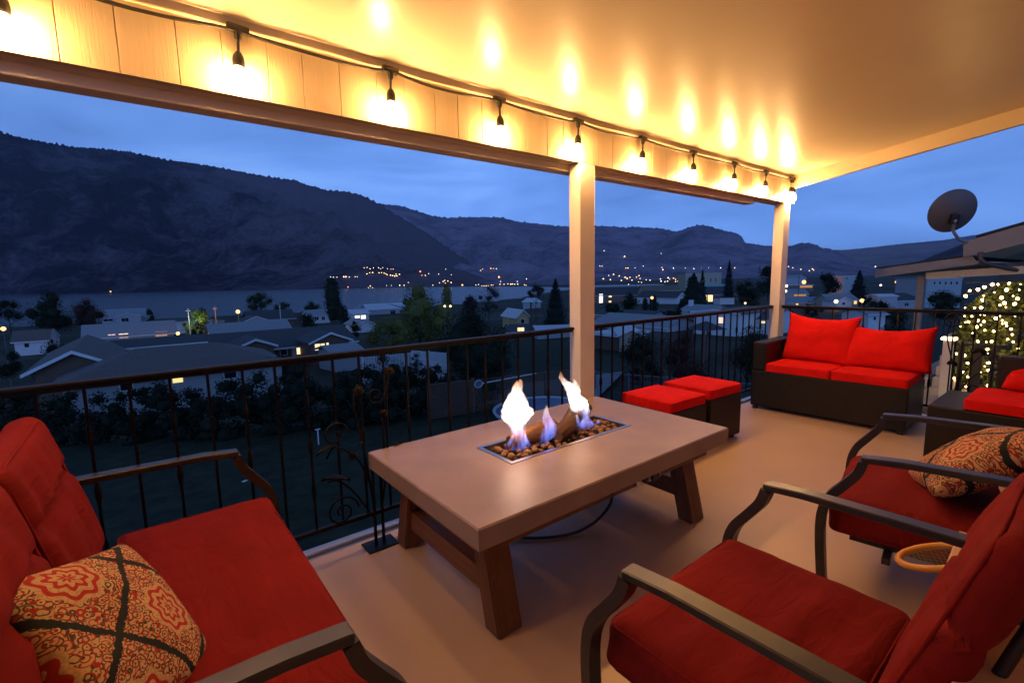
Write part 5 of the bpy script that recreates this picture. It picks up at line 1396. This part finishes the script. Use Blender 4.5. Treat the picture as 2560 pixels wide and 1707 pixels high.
street_lamp('small lamp in the dark yard right of the lit corner windows', 1863, 760, 120, 'w', 2.4, 0, OR)
street_lamp('tall orange lamp above the low shop right of the corner post', 2010, 706, 330, 'o', 4.5, 0, OR)
street_lamp('upper white lamp at the right edge of the corner post', 1966, 716, 250, 'c', 3.2, 0, OR)
street_lamp('lower white lamp at the right edge of the corner post', 1964, 729, 230, 'c', 3.2, 0, OR)
street_lamp('yellow lamp left of the pale gabled house front', 2090, 755, 190, 'w', 4.6, 0, OR)
street_lamp('orange lamp right of the pale gabled house front', 2155, 753, 185, 'o', 4.8, 0, OR)
street_lamp('small orange lamp under the middle of the neighbouring eave', 2242, 706, 300, 'o', 3.6, 0, OR)
street_lamp('orange lamp beside the neighbouring patio post', 2295, 704, 300, 'o', 5, 0, OR)
street_lamp('big white lamp left of the neighbouring patio post', 2281, 719, 280, 'c', 6, 0, OR)
street_lamp('small white lamp low beside the neighbouring patio post', 2294, 725, 270, 'c', 3.2, 0, OR)
street_lamp('faint white lamp under the left end of the neighbouring eave', 2202, 714, 280, 'c', 2.2, 0, OR)
for x, y, r, e_, c in ((595, 776, 124, 900, OR), (447, 838, 112, 420, OR), (520, 815, 150, 380, (1., .74, .62)), (488, 797, 119.5, 150, (.95, 1., .55)), (2010, 706, 326, 2600, OR), (2095, 752, 187, 500, OR), (2152, 752, 182, 500, OR)):
    p = at_r(x, y, r); l = bpy.data.lights.new('lamp_glow', 'POINT'); l.energy = e_; l.color = c; l.shadow_soft_size = .3
    o = bpy.data.objects.new('lamp_glow', l); o.location = p; COL.objects.link(o)

# poles
def pole(label, x, yt, r, rad_=.12, m_=None):
    p = at_r(x, yt, r); zb = tz(p.x, p.y); h_ = p.z - zb
    o = B().tube([(0, 0, -.5), (0, 0, h_)], [rad_, rad_ * .7], 8).box(-.7, .7, -.05, .05, h_ - .55, h_ - .43).build('utility_pole', m_ or bark_m, loc=(p.x, p.y, zb)); o.rotation_euler.z = YAW
    return tag(o, label, 'utility pole')
pole('tall wooden utility pole rising left of the middle post', 1327, 756, 42)
pole('dark utility pole in front of the brown roofed houses', 1589, 706, 140)
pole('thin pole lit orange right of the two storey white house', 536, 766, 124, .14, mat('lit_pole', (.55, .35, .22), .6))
pole('short pale mast beside the brightly lit green shrub', 469, 771, 120, .10, trim_m)
pole('pale mast on the lakeshore right of the dark roofs', 699, 763, 180, .14, trim_m)
pole('thin pale pole between the willow and the pavilion', 1269, 770, 95, .08, mat('yellow_pole', (.5, .5, .2), .6))
pole('slim lamp standard above the neighbouring shops', 1998, 690, 300, .16)

# ------------------------------------------------------------------ yard below the deck
lat_m = mat('lattice_wood', (.115, .060, .040), .8, .2, 10)
def fence_run(name, label, pa, pb, h, style, m_):
    pa, pb = Vector(pa), Vector(pb); d = pb - pa; L = math.hypot(d.x, d.y)
    r = thing(name, label, 'fence', pa, math.atan2(d.y, d.x)); sl = d.z / L
    def Z(x): return sl * x
    n = max(2, int(L / 2.2))
    for k in range(n + 1):
        x = L * k / n; B().box(x - .045, x + .045, -.045, .045, Z(x) - .4, Z(x) + h + .08).build('post', m_, r)
    B().poly([(0, -.03, h - .05), (L, -.03, Z(L) + h - .05), (L, -.03, Z(L) + h), (0, -.03, h)], (0, .06, 0)).build('top_rail', m_, r)
    b = B()
    if style == 'lattice':
        q = h - .15; k = -q
        while k < L:
            for s in (0, 1):
                x0_, x1_ = max(0, k), min(L, k + q)
                if x1_ > x0_:
                    z0_, z1_ = (.1 + (x0_ - k), .1 + (x1_ - k)) if s == 0 else (.1 + q - (x0_ - k), .1 + q - (x1_ - k))
                    b.poly([(x0_, -.02 + .014 * s, Z(x0_) + z0_ - .025), (x1_, -.02 + .014 * s, Z(x1_) + z1_ - .025), (x1_, -.02 + .014 * s, Z(x1_) + z1_ + .025), (x0_, -.02 + .014 * s, Z(x0_) + z0_ + .025)], (0, .012, 0))
            k += .125
        b.build('lattice_panel', m_, r)
    elif style == 'picket':
        x = .1
        while x < L: b.box(x - .04, x + .04, -.06, -.035, Z(x) + .05, Z(x) + h - .06); x += .14
        b.build('picket_panel', m_, r)
    else:
        x = 0.
        for zz in (.1, .3, .5, .7, .9): b.poly([(0, -.004, h * zz), (L, -.004, Z(L) + h * zz), (L, .004, Z(L) + h * zz), (0, .004, h * zz)], (0, 0, .008))
        while x < L: b.box(x - .004, x + .004, -.003, .003, Z(x) + .02, Z(x) + h - .05); x += .2
        b.build('wire_panel', m_, r)
    return r
def on_ground(x, y, r): p = at_r(x, y, r); return Vector((p.x, p.y, tz(p.x, p.y)))
p_, q_ = on_ground(1070, 960, 20), on_ground(1438, 900, 26)
fence_run('lattice_fence', 'brown lattice fence behind the pool left of the middle post', p_, q_, at_r(1070, 960, 20).z - p_.z, 'lattice', lat_m)
w_f = mat('white_picket_paint', (.6, .6, .62), .6, .05, 4)
p_, q_ = on_ground(1030, 876, 40), on_ground(1118, 893, 36)
fence_run('picket_fence', 'white picket fence round the pale yard in the middle distance', p_, q_, max(.9, at_r(1030, 876, 40).z - p_.z), 'picket', w_f)
p_, q_ = on_ground(905, 894, 40), on_ground(1028, 876, 42)
fence_run('picket_fence', 'white picket fence running left from the pale yard corner', p_, q_, max(.9, at_r(905, 894, 40).z - p_.z), 'picket', w_f)
p_, q_ = on_ground(1488, 897, 30), on_ground(1900, 912, 26)
fence_run('wire_fence', 'thin wire garden fence beyond the railing behind the footstools', p_, q_, 1.3, 'wire', mat('galvanised_wire', (.10, .10, .11), .5, .1, 10))
# pale paved yard
yd = [gnd(x, y) for x, y in ((1015, 935), (1100, 948), (1118, 915), (1040, 892))]
B().poly([(p.x, p.y, p.z + .03) for p in yd], (0, 0, .05)).build('paved_yard', mat('pale_concrete', (.42, .42, .42), .8, .08, 2))['kind'] = 'structure'
# round pool with pale rim and deck
pc = gnd(1365, 1034)
pl = thing('swimming_pool', 'round garden pool with pale blue rim behind the flames', 'pool', pc)
pool_w = mat('pool_water', (.10, .13, .22), .35, .15, .6, .6, 2, dist=.05)
ZR = .22
RP = 2.3
B().lathe([(RP, -.1), (RP + .02, ZR - .03), (RP + .10, ZR - .02), (RP + .10, ZR), (RP - .03, ZR), (RP - .03, -.1)], n=48).build('rim', mat('pale_blue_rim', (.50, .56, .62), .5, .06, 4), pl, smooth=True, ang=30)
B().lathe([(RP - .04, ZR - .25), (RP - .04, ZR - .06)], n=48).build('water', pool_w, pl)
dk_ = [gnd(x, y) for x, y in ((1190, 1012), (1470, 1020), (1560, 930), (1300, 960))]
B().poly([(p.x, p.y, p.z + .02) for p in dk_], (0, 0, .04)).build('pool_deck', mat('pool_concrete', (.16, .16, .165), .8, .1, 2))['kind'] = 'structure'
# skimmer net leaning on the lattice fence
na, nb = at_r(1206, 958, 19.4), at_r(1340, 933, 21.5)
sk = thing('pool_skimmer', 'long white pool skimmer net hung along the lattice fence', 'skimmer net', na)
B().tube([Vector((0, 0, 0)), nb - na], .022, 8).build('pole', trim_m, sk)
dirn = (nb - na).normalized(); c = -dirn * .2
B().tube([c + dirn * (.2 * math.cos(a)) + Vector((0, 0, 1)) * (.15 * math.sin(a)) for a in [2 * math.pi * k / 20 for k in range(21)]], .014, 6, cap=False).build('hoop', trim_m, sk, smooth=True)
b = B(); ce = b.bm.verts.new(c + Vector((FH.x, FH.y, 0)) * .05); rg_ = [b.bm.verts.new(c + dirn * (.19 * math.cos(a)) + Vector((0, 0, 1)) * (.14 * math.sin(a))) for a in [2 * math.pi * k / 20 for k in range(20)]]
for k in range(20): b.bm.faces.new((ce, rg_[k], rg_[(k + 1) % 20]))
b.build('net', mat('blue_net', (.10, .13, .2), .8), sk)
# stake light on the lawn
gp_ = gnd(797, 1112)
sl_ = thing('garden_light', 'white T topped garden stake standing on the dark lawn', 'garden stake', gp_)
hh = at_r(800, 1073, math.hypot(gp_.x, gp_.y)).z - gp_.z
B().tube([(0, 0, -.1), (0, 0, hh)], .022, 8).build('stake', trim_m, sl_); B().box(-.09, .09, -.03, .03, hh, hh + .025, .004).build('cap', trim_m, sl_)
p = gnd(612, 1203); o = B().box(-.07, .07, -.05, .05, 0, .012, .003).build('paper_scrap', trim_m, loc=p + Vector((0, 0, .01))); o.rotation_euler.z = .5
tag(o, 'small white scrap lying on the dark lawn below the railing', 'scrap')

# ------------------------------------------------------------------ neighbouring house on the right
nb_m = mat('neighbour_fascia', (.24, .20, .17), .6, .06, 4, .1, 20); nb_d = mat('neighbour_soffit', (.55, .45, .28), .6, .06, 3, .4, 4, stretch=(.3, 8, 1), dist=.02)
shing = mat('neighbour_shingle', (.03, .028, .028), .9, .3, 30, .8, 60)
N0 = at_x(2300, 690, 10.)
nh = thing('neighbour_house', 'neighbouring house with cream eaves and a brown downpipe at the right', 'house', (10., 1., -.3))
def nloc(o): o.parent = nh; o.matrix_parent_inverse = Matrix.Translation(-Vector(nh.location)); return o
P = lambda x, y, X=10.: at_x(x, y, X)
def slab(pts_, X, dx): return B().poly([P(x, y, X) for x, y in pts_], (dx, 0, 0))
nloc(slab([(2190, 673), (2430, 640), (2447, 660), (2187, 694)], 10., .05).build('lower_fascia', nb_m))
nloc(slab([(2408, 605), (2560, 562), (2760, 500), (2760, 560), (2560, 609), (2445, 636), (2408, 643)], 9.94, .05).build('upper_fascia', nb_m))
nloc(B().poly([P(2192, 672) + Vector((0, 0, .0)), P(2412, 641), P(2412, 638), P(2192, 669)], (8, 0, 0)).build('lower_roof', shing))
nloc(B().poly([P(2440, 595, 9.93), P(2560, 561, 9.93), P(2760, 499, 9.93), P(2760, 492, 9.93), P(2560, 554, 9.93), P(2440, 588, 9.93)], (8, 0, 0)).build('upper_roof', shing))
nloc(B().poly([P(2200, 690, 10.06), P(2440, 655, 10.06), P(2440, 652, 10.06), P(2200, 687, 10.06)], (7, 0, 0)).build('soffit', nb_d))
nloc(B().poly([P(2440, 640, 10.06), P(2560, 607, 10.06), P(2760, 558, 10.06), P(2760, 555, 10.06), P(2560, 604, 10.06), P(2440, 637, 10.06)], (7, 0, 0)).build('upper_soffit', nb_d))
nloc(slab([(2314, 681), (2600, 662), (2600, 682), (2314, 698)], 10.2, .14).build('beam', nb_d))
a, c = P(2293, 690, 10.3), P(2312, 690, 10.3)
nloc(B().box(10.3, 10.3 + abs(a.y - c.y), c.y, a.y, -.4, a.z, .01).build('post', nb_m))
br_m = mat('brown_downpipe', (.06, .042, .034), .45, .1, 8)
nloc(B().tube(smooth_path([P(2451, 630, 9.9), P(2450, 642, 9.9), P(2458, 654, 9.9), P(2480, 662, 9.95), P(2560, 679, 10.3), P(2700, 705, 11.)]), .030, 10).build('downpipe', br_m, smooth=True))
nloc(B().box(12.6, 12.8, -4., 1.40, -.3, 1.55).build('wall', mat('neighbour_wall', (.22, .17, .13), .8, .1, 3)))
for y in (-.9, .2): 
    w_ = nloc(B().box(12.57, 12.599, y, y + .75, .7, 1.5).build('window', trim_m)); q = B().box(12.55, 12.568, y + .06, y + .69, .76, 1.44).build('pane', glass_m); q.parent = w_; q.matrix_parent_inverse = w_.matrix_parent_inverse
B().box(6.9, 13., -4., 1.45, -.45, -.10, .01).build('neighbour_patio', mat('patio_slab', (.24, .22, .21), .8, .1, 3))['kind'] = 'structure'
o = B().box(6.95, 13., 1.46, 1.66, -6, .02, .01).build('retaining_wall', mat('retaining_block', (.27, .25, .24), .85, .15, 8, .4, 20)); tag(o, 'pale retaining wall edging the neighbouring patio', 'wall')

# satellite dish on the roof edge
dp = P(2380, 528, 9.6); sd = thing('satellite_dish', 'grey satellite dish on a bent arm above the neighbouring roof', 'satellite dish', P(2408, 604, 9.9))
loc0 = Vector(sd.location); c = dp - loc0
nrm = Vector((.78, .50, .36)).normalized()          # it looks away over the valley
Mq = nrm.to_track_quat('Z', 'Y').to_matrix().to_4x4(); R_d = .285
dish_m = mat('dish_grey', (.085, .075, .08), .5, .06, 4)
prof = [(.001, -.085)] + [(R_d * u, -.085 + .085 * u * u) for u in (.2, .4, .6, .8, .95, 1.)] + [(R_d + .006, .002), (R_d, .008)] + [(R_d * u, -.078 + .085 * u * u) for u in (.95, .8, .6, .4, .2)] + [(.001, -.077)]
B().lathe(prof, n=48, M=Matrix.Translation(c) @ Mq @ Matrix.Diagonal((1.0, 1.1, 1, 1))).build('reflector', dish_m, sd, smooth=True, ang=50)
bk = c - nrm * .10 + Vector((0, 0, -.09))
B().box(-.05, .05, -.07, .07, -.03, .05, .008, M=Matrix.Translation(bk) @ Mq).build('bracket', rubber, sd)
B().tube(smooth_path([bk - nrm * .03, P(2383, 572, 9.6) - loc0, P(2388, 586, 9.65) - loc0, P(2400, 600, 9.8) - loc0, P(2418, 606, 9.95) - loc0]), .021, 10).build('mast', mat('galvanised', (.33, .33, .36), .45, .1, 10, metal=.6), sd, smooth=True)
f0 = c + Mq.to_3x3() @ Vector((0, -.30, 0)); f1 = c + nrm * .42 + Mq.to_3x3() @ Vector((0, -.18, 0))
B().tube([f0, f1], .012, 8).build('feed_arm', dish_m, sd)
B().lathe([(.03, 0), (.035, .05), (.02, .09)], n=12, M=Matrix.Translation(f1) @ Mq @ Matrix.Rotation(math.pi, 4, 'X')).build('receiver', dish_m, sd, smooth=True, ang=40)

# ivy covered trellis with fairy lights
iv = thing('ivy_trellis', 'tall ivy covered trellis wrapped in fairy lights on the neighbouring patio', 'trellis', (8.55, .62, -.10))
rg = random.Random(31); pts = []
def ivy_top(y):    # height profile, y measured toward the lake
    return float(np.interp(y, [-.6, .3, .75, 1.05, 1.2, 1.32], [1.52, 1.46, 1.40, 1.24, 1.0, .35]))
for k in range(9000):
    y = rg.uniform(-.55, 1.32); zt = ivy_top(y) * (1 + .06 * noise.noise(Vector((y * 9, 0, 1)))); z = rg.random() * zt
    th_ = .27 * (1 + .5 * noise.noise(Vector((y * 4, z * 4, 0)))); x = rg.choice((-1, -1, 1)) * th_ * rg.random() ** .4
    pts.append(Vector((x, y - .62 + .05 * noise.noise(Vector((z * 5, y * 5, 5))), z)))
b = B(); leaves(b.bm, pts, .034, rg); b.build('ivy', fol['ivy'], iv)
b = B()
for k in range(16): y = -.55 + k * .125 - .62; b.box(-.012, .012, y - .008, y + .008, 0, ivy_top(y + .62) * .95)
for k in range(10): z = .1 + k * .14; b.box(.013, .03, -1.17, .62, z - .008, z + .008)
b.build('trellis_frame', mat('trellis_wood', (.05, .035, .025), .8), iv)
fl_ = thing('fairy_lights', 'string of warm fairy lights woven over the ivy trellis', 'fairy lights', (8.2, .62, -.10))
fbm = emat('fairy_bulb', (1., .60, .20), 30.)
def bulb_me(r):
    b = B().lathe([(r * .3, -r), (r * .9, -.3 * r), (r, .2 * r), (r * .6, .9 * r), (.001, 1.2 * r)], n=8); me = bpy.data.meshes.new('bulb'); b.bm.to_mesh(me); b.bm.free(); me.materials.append(fbm); return me
fmes = [bulb_me(q) for q in (.007, .010, .013, .017)]
ref = [(1080, 15), (1365, 40), (1305, 65), (850, 100), (975, 105), (1060, 102), (845, 210), (895, 285), (1025, 262), (1095, 282), (1000, 352), (960, 436), (1225, 408), (1050, 192), (1305, 212), (1255, 240), (1380, 300), (1170, 1068), (1145, 1118), (735, 700), (715, 830), (705, 1020), (690, 1180), (880, 1000), (860, 1130), (1160, 920), (1140, 820), (1450, 380), (1560, 530)]
fpx = [(2250 + x / 5.226, 750 + y / 5.226) for x, y in ref] + [(2100 + x / 4.9, 430 + y / 4.9) for x, y in [(1540, 1520), (1590, 1455), (1770, 1410), (1690, 1440), (1865, 1380), (1935, 1378), (2070, 1365), (2210, 1370), (2040, 1445), (2195, 1445), (1890, 1475), (1760, 1515), (1980, 1540), (1740, 1560), (2120, 1520)]]
for k in range(52): fpx.append((rg.uniform(2392, 2556), rg.uniform(745, 1000)))
fb = [at_x(x, y, 8.22 + rg.uniform(-.04, .05)) - Vector(fl_.location) for x, y in fpx]
fb.sort(key=lambda p: (round(p.z * 5), p.y))
B().tube([p + Vector((.01, 0, .018)) for p in fb], .003, 5).build('cable', cable_m, fl_)
for p in fb:
    o = bpy.data.objects.new('bulb', rg.choice(fmes)); COL.objects.link(o); o.parent = fl_; o.location = p; o.rotation_euler = (rg.uniform(-1, 1), rg.uniform(-1, 1), 0)
# dark gate boards in front of the trellis
gt = thing('garden_gate', 'dark board gate with round top rail in front of the lit ivy', 'gate', (7.2, .9, -.10))
gm = mat('dark_gate_paint', (.045, .042, .046), .6, .15, 8)
def yz(x, y, X): p = at_x(x, y, X); return p.y - .9, p.z + .10
for xa, xb in ((2399, 2414), (2434, 2460), (2481, 2494)):
    ya, zt = yz(xa, 858, 7.2); yb, _ = yz(xb, 858, 7.2); _, zb = yz((xa + xb) / 2, 985, 7.2)
    B().box(-.012, .012, yb, ya, max(0.02, zb), zt - .012, .003).build('board', gm, gt)
ya, zt = yz(2384, 858, 7.2); yb, _ = yz(2520, 862, 7.2)
B().tube([(0, ya, zt), (0, yb, zt)], .018, 10).build('top_rail', gm, gt, smooth=True)
ya, zb = yz(2384, 984, 7.2); B().box(-.02, .02, yb, ya, max(.02, zb - .02), max(.06, zb + .02)).build('bottom_rail', gm, gt)
# white pillar with glowing cap, pale steps
pa = at_x(2372, 860, 7.6)
pi_ = thing('gate_pillar', 'white square pillar with glowing cap light beside the ivy trellis', 'pillar', (7.6, pa.y, -.10))
B().box(-.05, .05, -.045, .045, 0, .70, .004).build('shaft', wallm('white'), pi_)
B().box(-.06, .06, -.068, .068, .7005, .732, .008).build('cap_light', emat('cap_light', (1., .72, .36), 6.), pi_)
stp = thing('steps', 'pale concrete steps beside the white gate pillar', 'steps', (8.2, 1.32, -.10)); smt = mat('pale_step', (.46, .44, .42), .8, .1, 6)
for k in range(5): B().box(.0 + .16 * k, .16 * k + .5, -.14, .10, .0 + .13 * k, .13 * k + .12, .006).build('step', smt, stp)
lp = at_x(2400, 993, 7.35); gl = thing('lantern', 'low glowing lantern at the foot of the dark gate', 'lantern', (7.35, lp.y, -.10))
B().box(-.05, .05, -.09, .09, 0, .035, .004).build('lantern_base', gm, gl); B().box(-.04, .04, -.08, .08, .0355, .12, .01).build('lantern_glass', emat('lantern_glass', (1., .66, .24), 4.), gl)

# ------------------------------------------------------------------ evening haze over the valley
hm, t_, o_ = nt('haze')
pv = N(t_, 'ShaderNodeVolumePrincipled', inp={'Density': HAZE, 'Anisotropy': .0}); pv.inputs['Color'].default_value = (.72, .72, 1., 1)
t_.links.new(pv.outputs[0], o_.inputs['Volume'])
o = B().box(-9000, 13000, -6000, 12500, -30, 2300).build('haze', hm); o['kind'] = 'stuff'
# ------------------------------------------------------------------ sky
Wd = bpy.data.worlds.new('World'); S.world = Wd; Wd.use_nodes = True
t = Wd.node_tree; t.nodes.clear(); out = t.nodes.new('ShaderNodeOutputWorld'); bg = t.nodes.new('ShaderNodeBackground')
sky = t.nodes.new('ShaderNodeTexSky'); sky.sky_type = 'NISHITA'; sky.sun_disc = False
sky.sun_elevation = rad(1.5); sky.sun_rotation = rad(218.); sky.ozone_density = 3.; sky.dust_density = .4; sky.air_density = 1.
tc = N(t, 'ShaderNodeTexCoord'); mp = N(t, 'ShaderNodeMapping'); mp.inputs['Scale'].default_value = (1., 1., 3.6); mp.inputs['Rotation'].default_value = (.15, .1, .4)
t.links.new(tc.outputs['Generated'], mp.inputs[0])
n1 = N(t, 'ShaderNodeTexNoise', inp={'Scale': 2.1, 'Detail': 6., 'Roughness': .52, 'Distortion': .5}); t.links.new(mp.outputs[0], n1.inputs['Vector'])
# dusk white balance: the sky's own luminance carried by cool cloud colours
bw = N(t, 'ShaderNodeRGBToBW'); t.links.new(sky.outputs[0], bw.inputs[0])
cr = ramp(t, [(.30, (.28, .66, 1.75)), (.50, (.46, 1.02, 2.6)), (.72, (.78, 1.5, 3.1))]); t.links.new(n1.outputs['Fac'], cr.inputs[0])
mx = N(t, 'ShaderNodeVectorMath', operation='SCALE')
t.links.new(cr.outputs[0], mx.inputs[0]); gn = N(t, 'ShaderNodeMath', operation='MULTIPLY'); gn.inputs[1].default_value = 5.6; t.links.new(bw.outputs[0], gn.inputs[0]); t.links.new(gn.outputs[0], mx.inputs['Scale']); t.links.new(mx.outputs[0], bg.inputs[0])
bg.inputs[1].default_value = SKY
t.links.new(bg.outputs[0], out.inputs[0])

# ------------------------------------------------------------------ camera and render settings
cam = bpy.data.cameras.new('camera'); co = bpy.data.objects.new('camera', cam); COL.objects.link(co)
cam.sensor_width = 36; cam.lens = 36 * FPX / 2560; cam.clip_start = .05; cam.clip_end = 30000
Mc = Matrix((Vector(_R), Vector(_U), -Vector(_F))).transposed().to_4x4(); Mc.translation = Vector(EYE); co.matrix_world = Mc
S.camera = co
S.view_settings.view_transform = 'Standard'; S.view_settings.look = 'None'; S.view_settings.exposure = EXPO; S.view_settings.gamma = 1
S.render.engine = 'CYCLES'
S.cycles.use_denoising = True; S.cycles.max_bounces = 7; S.cycles.diffuse_bounces = 4; S.cycles.glossy_bounces = 3; S.cycles.transparent_max_bounces = 8
S.cycles.sample_clamp_indirect = 6.; S.cycles.caustics_reflective = False; S.cycles.caustics_refractive = False
S.cycles.use_light_tree = True

if DEBUG:
    for d in DBG: print('HOUSE', d)
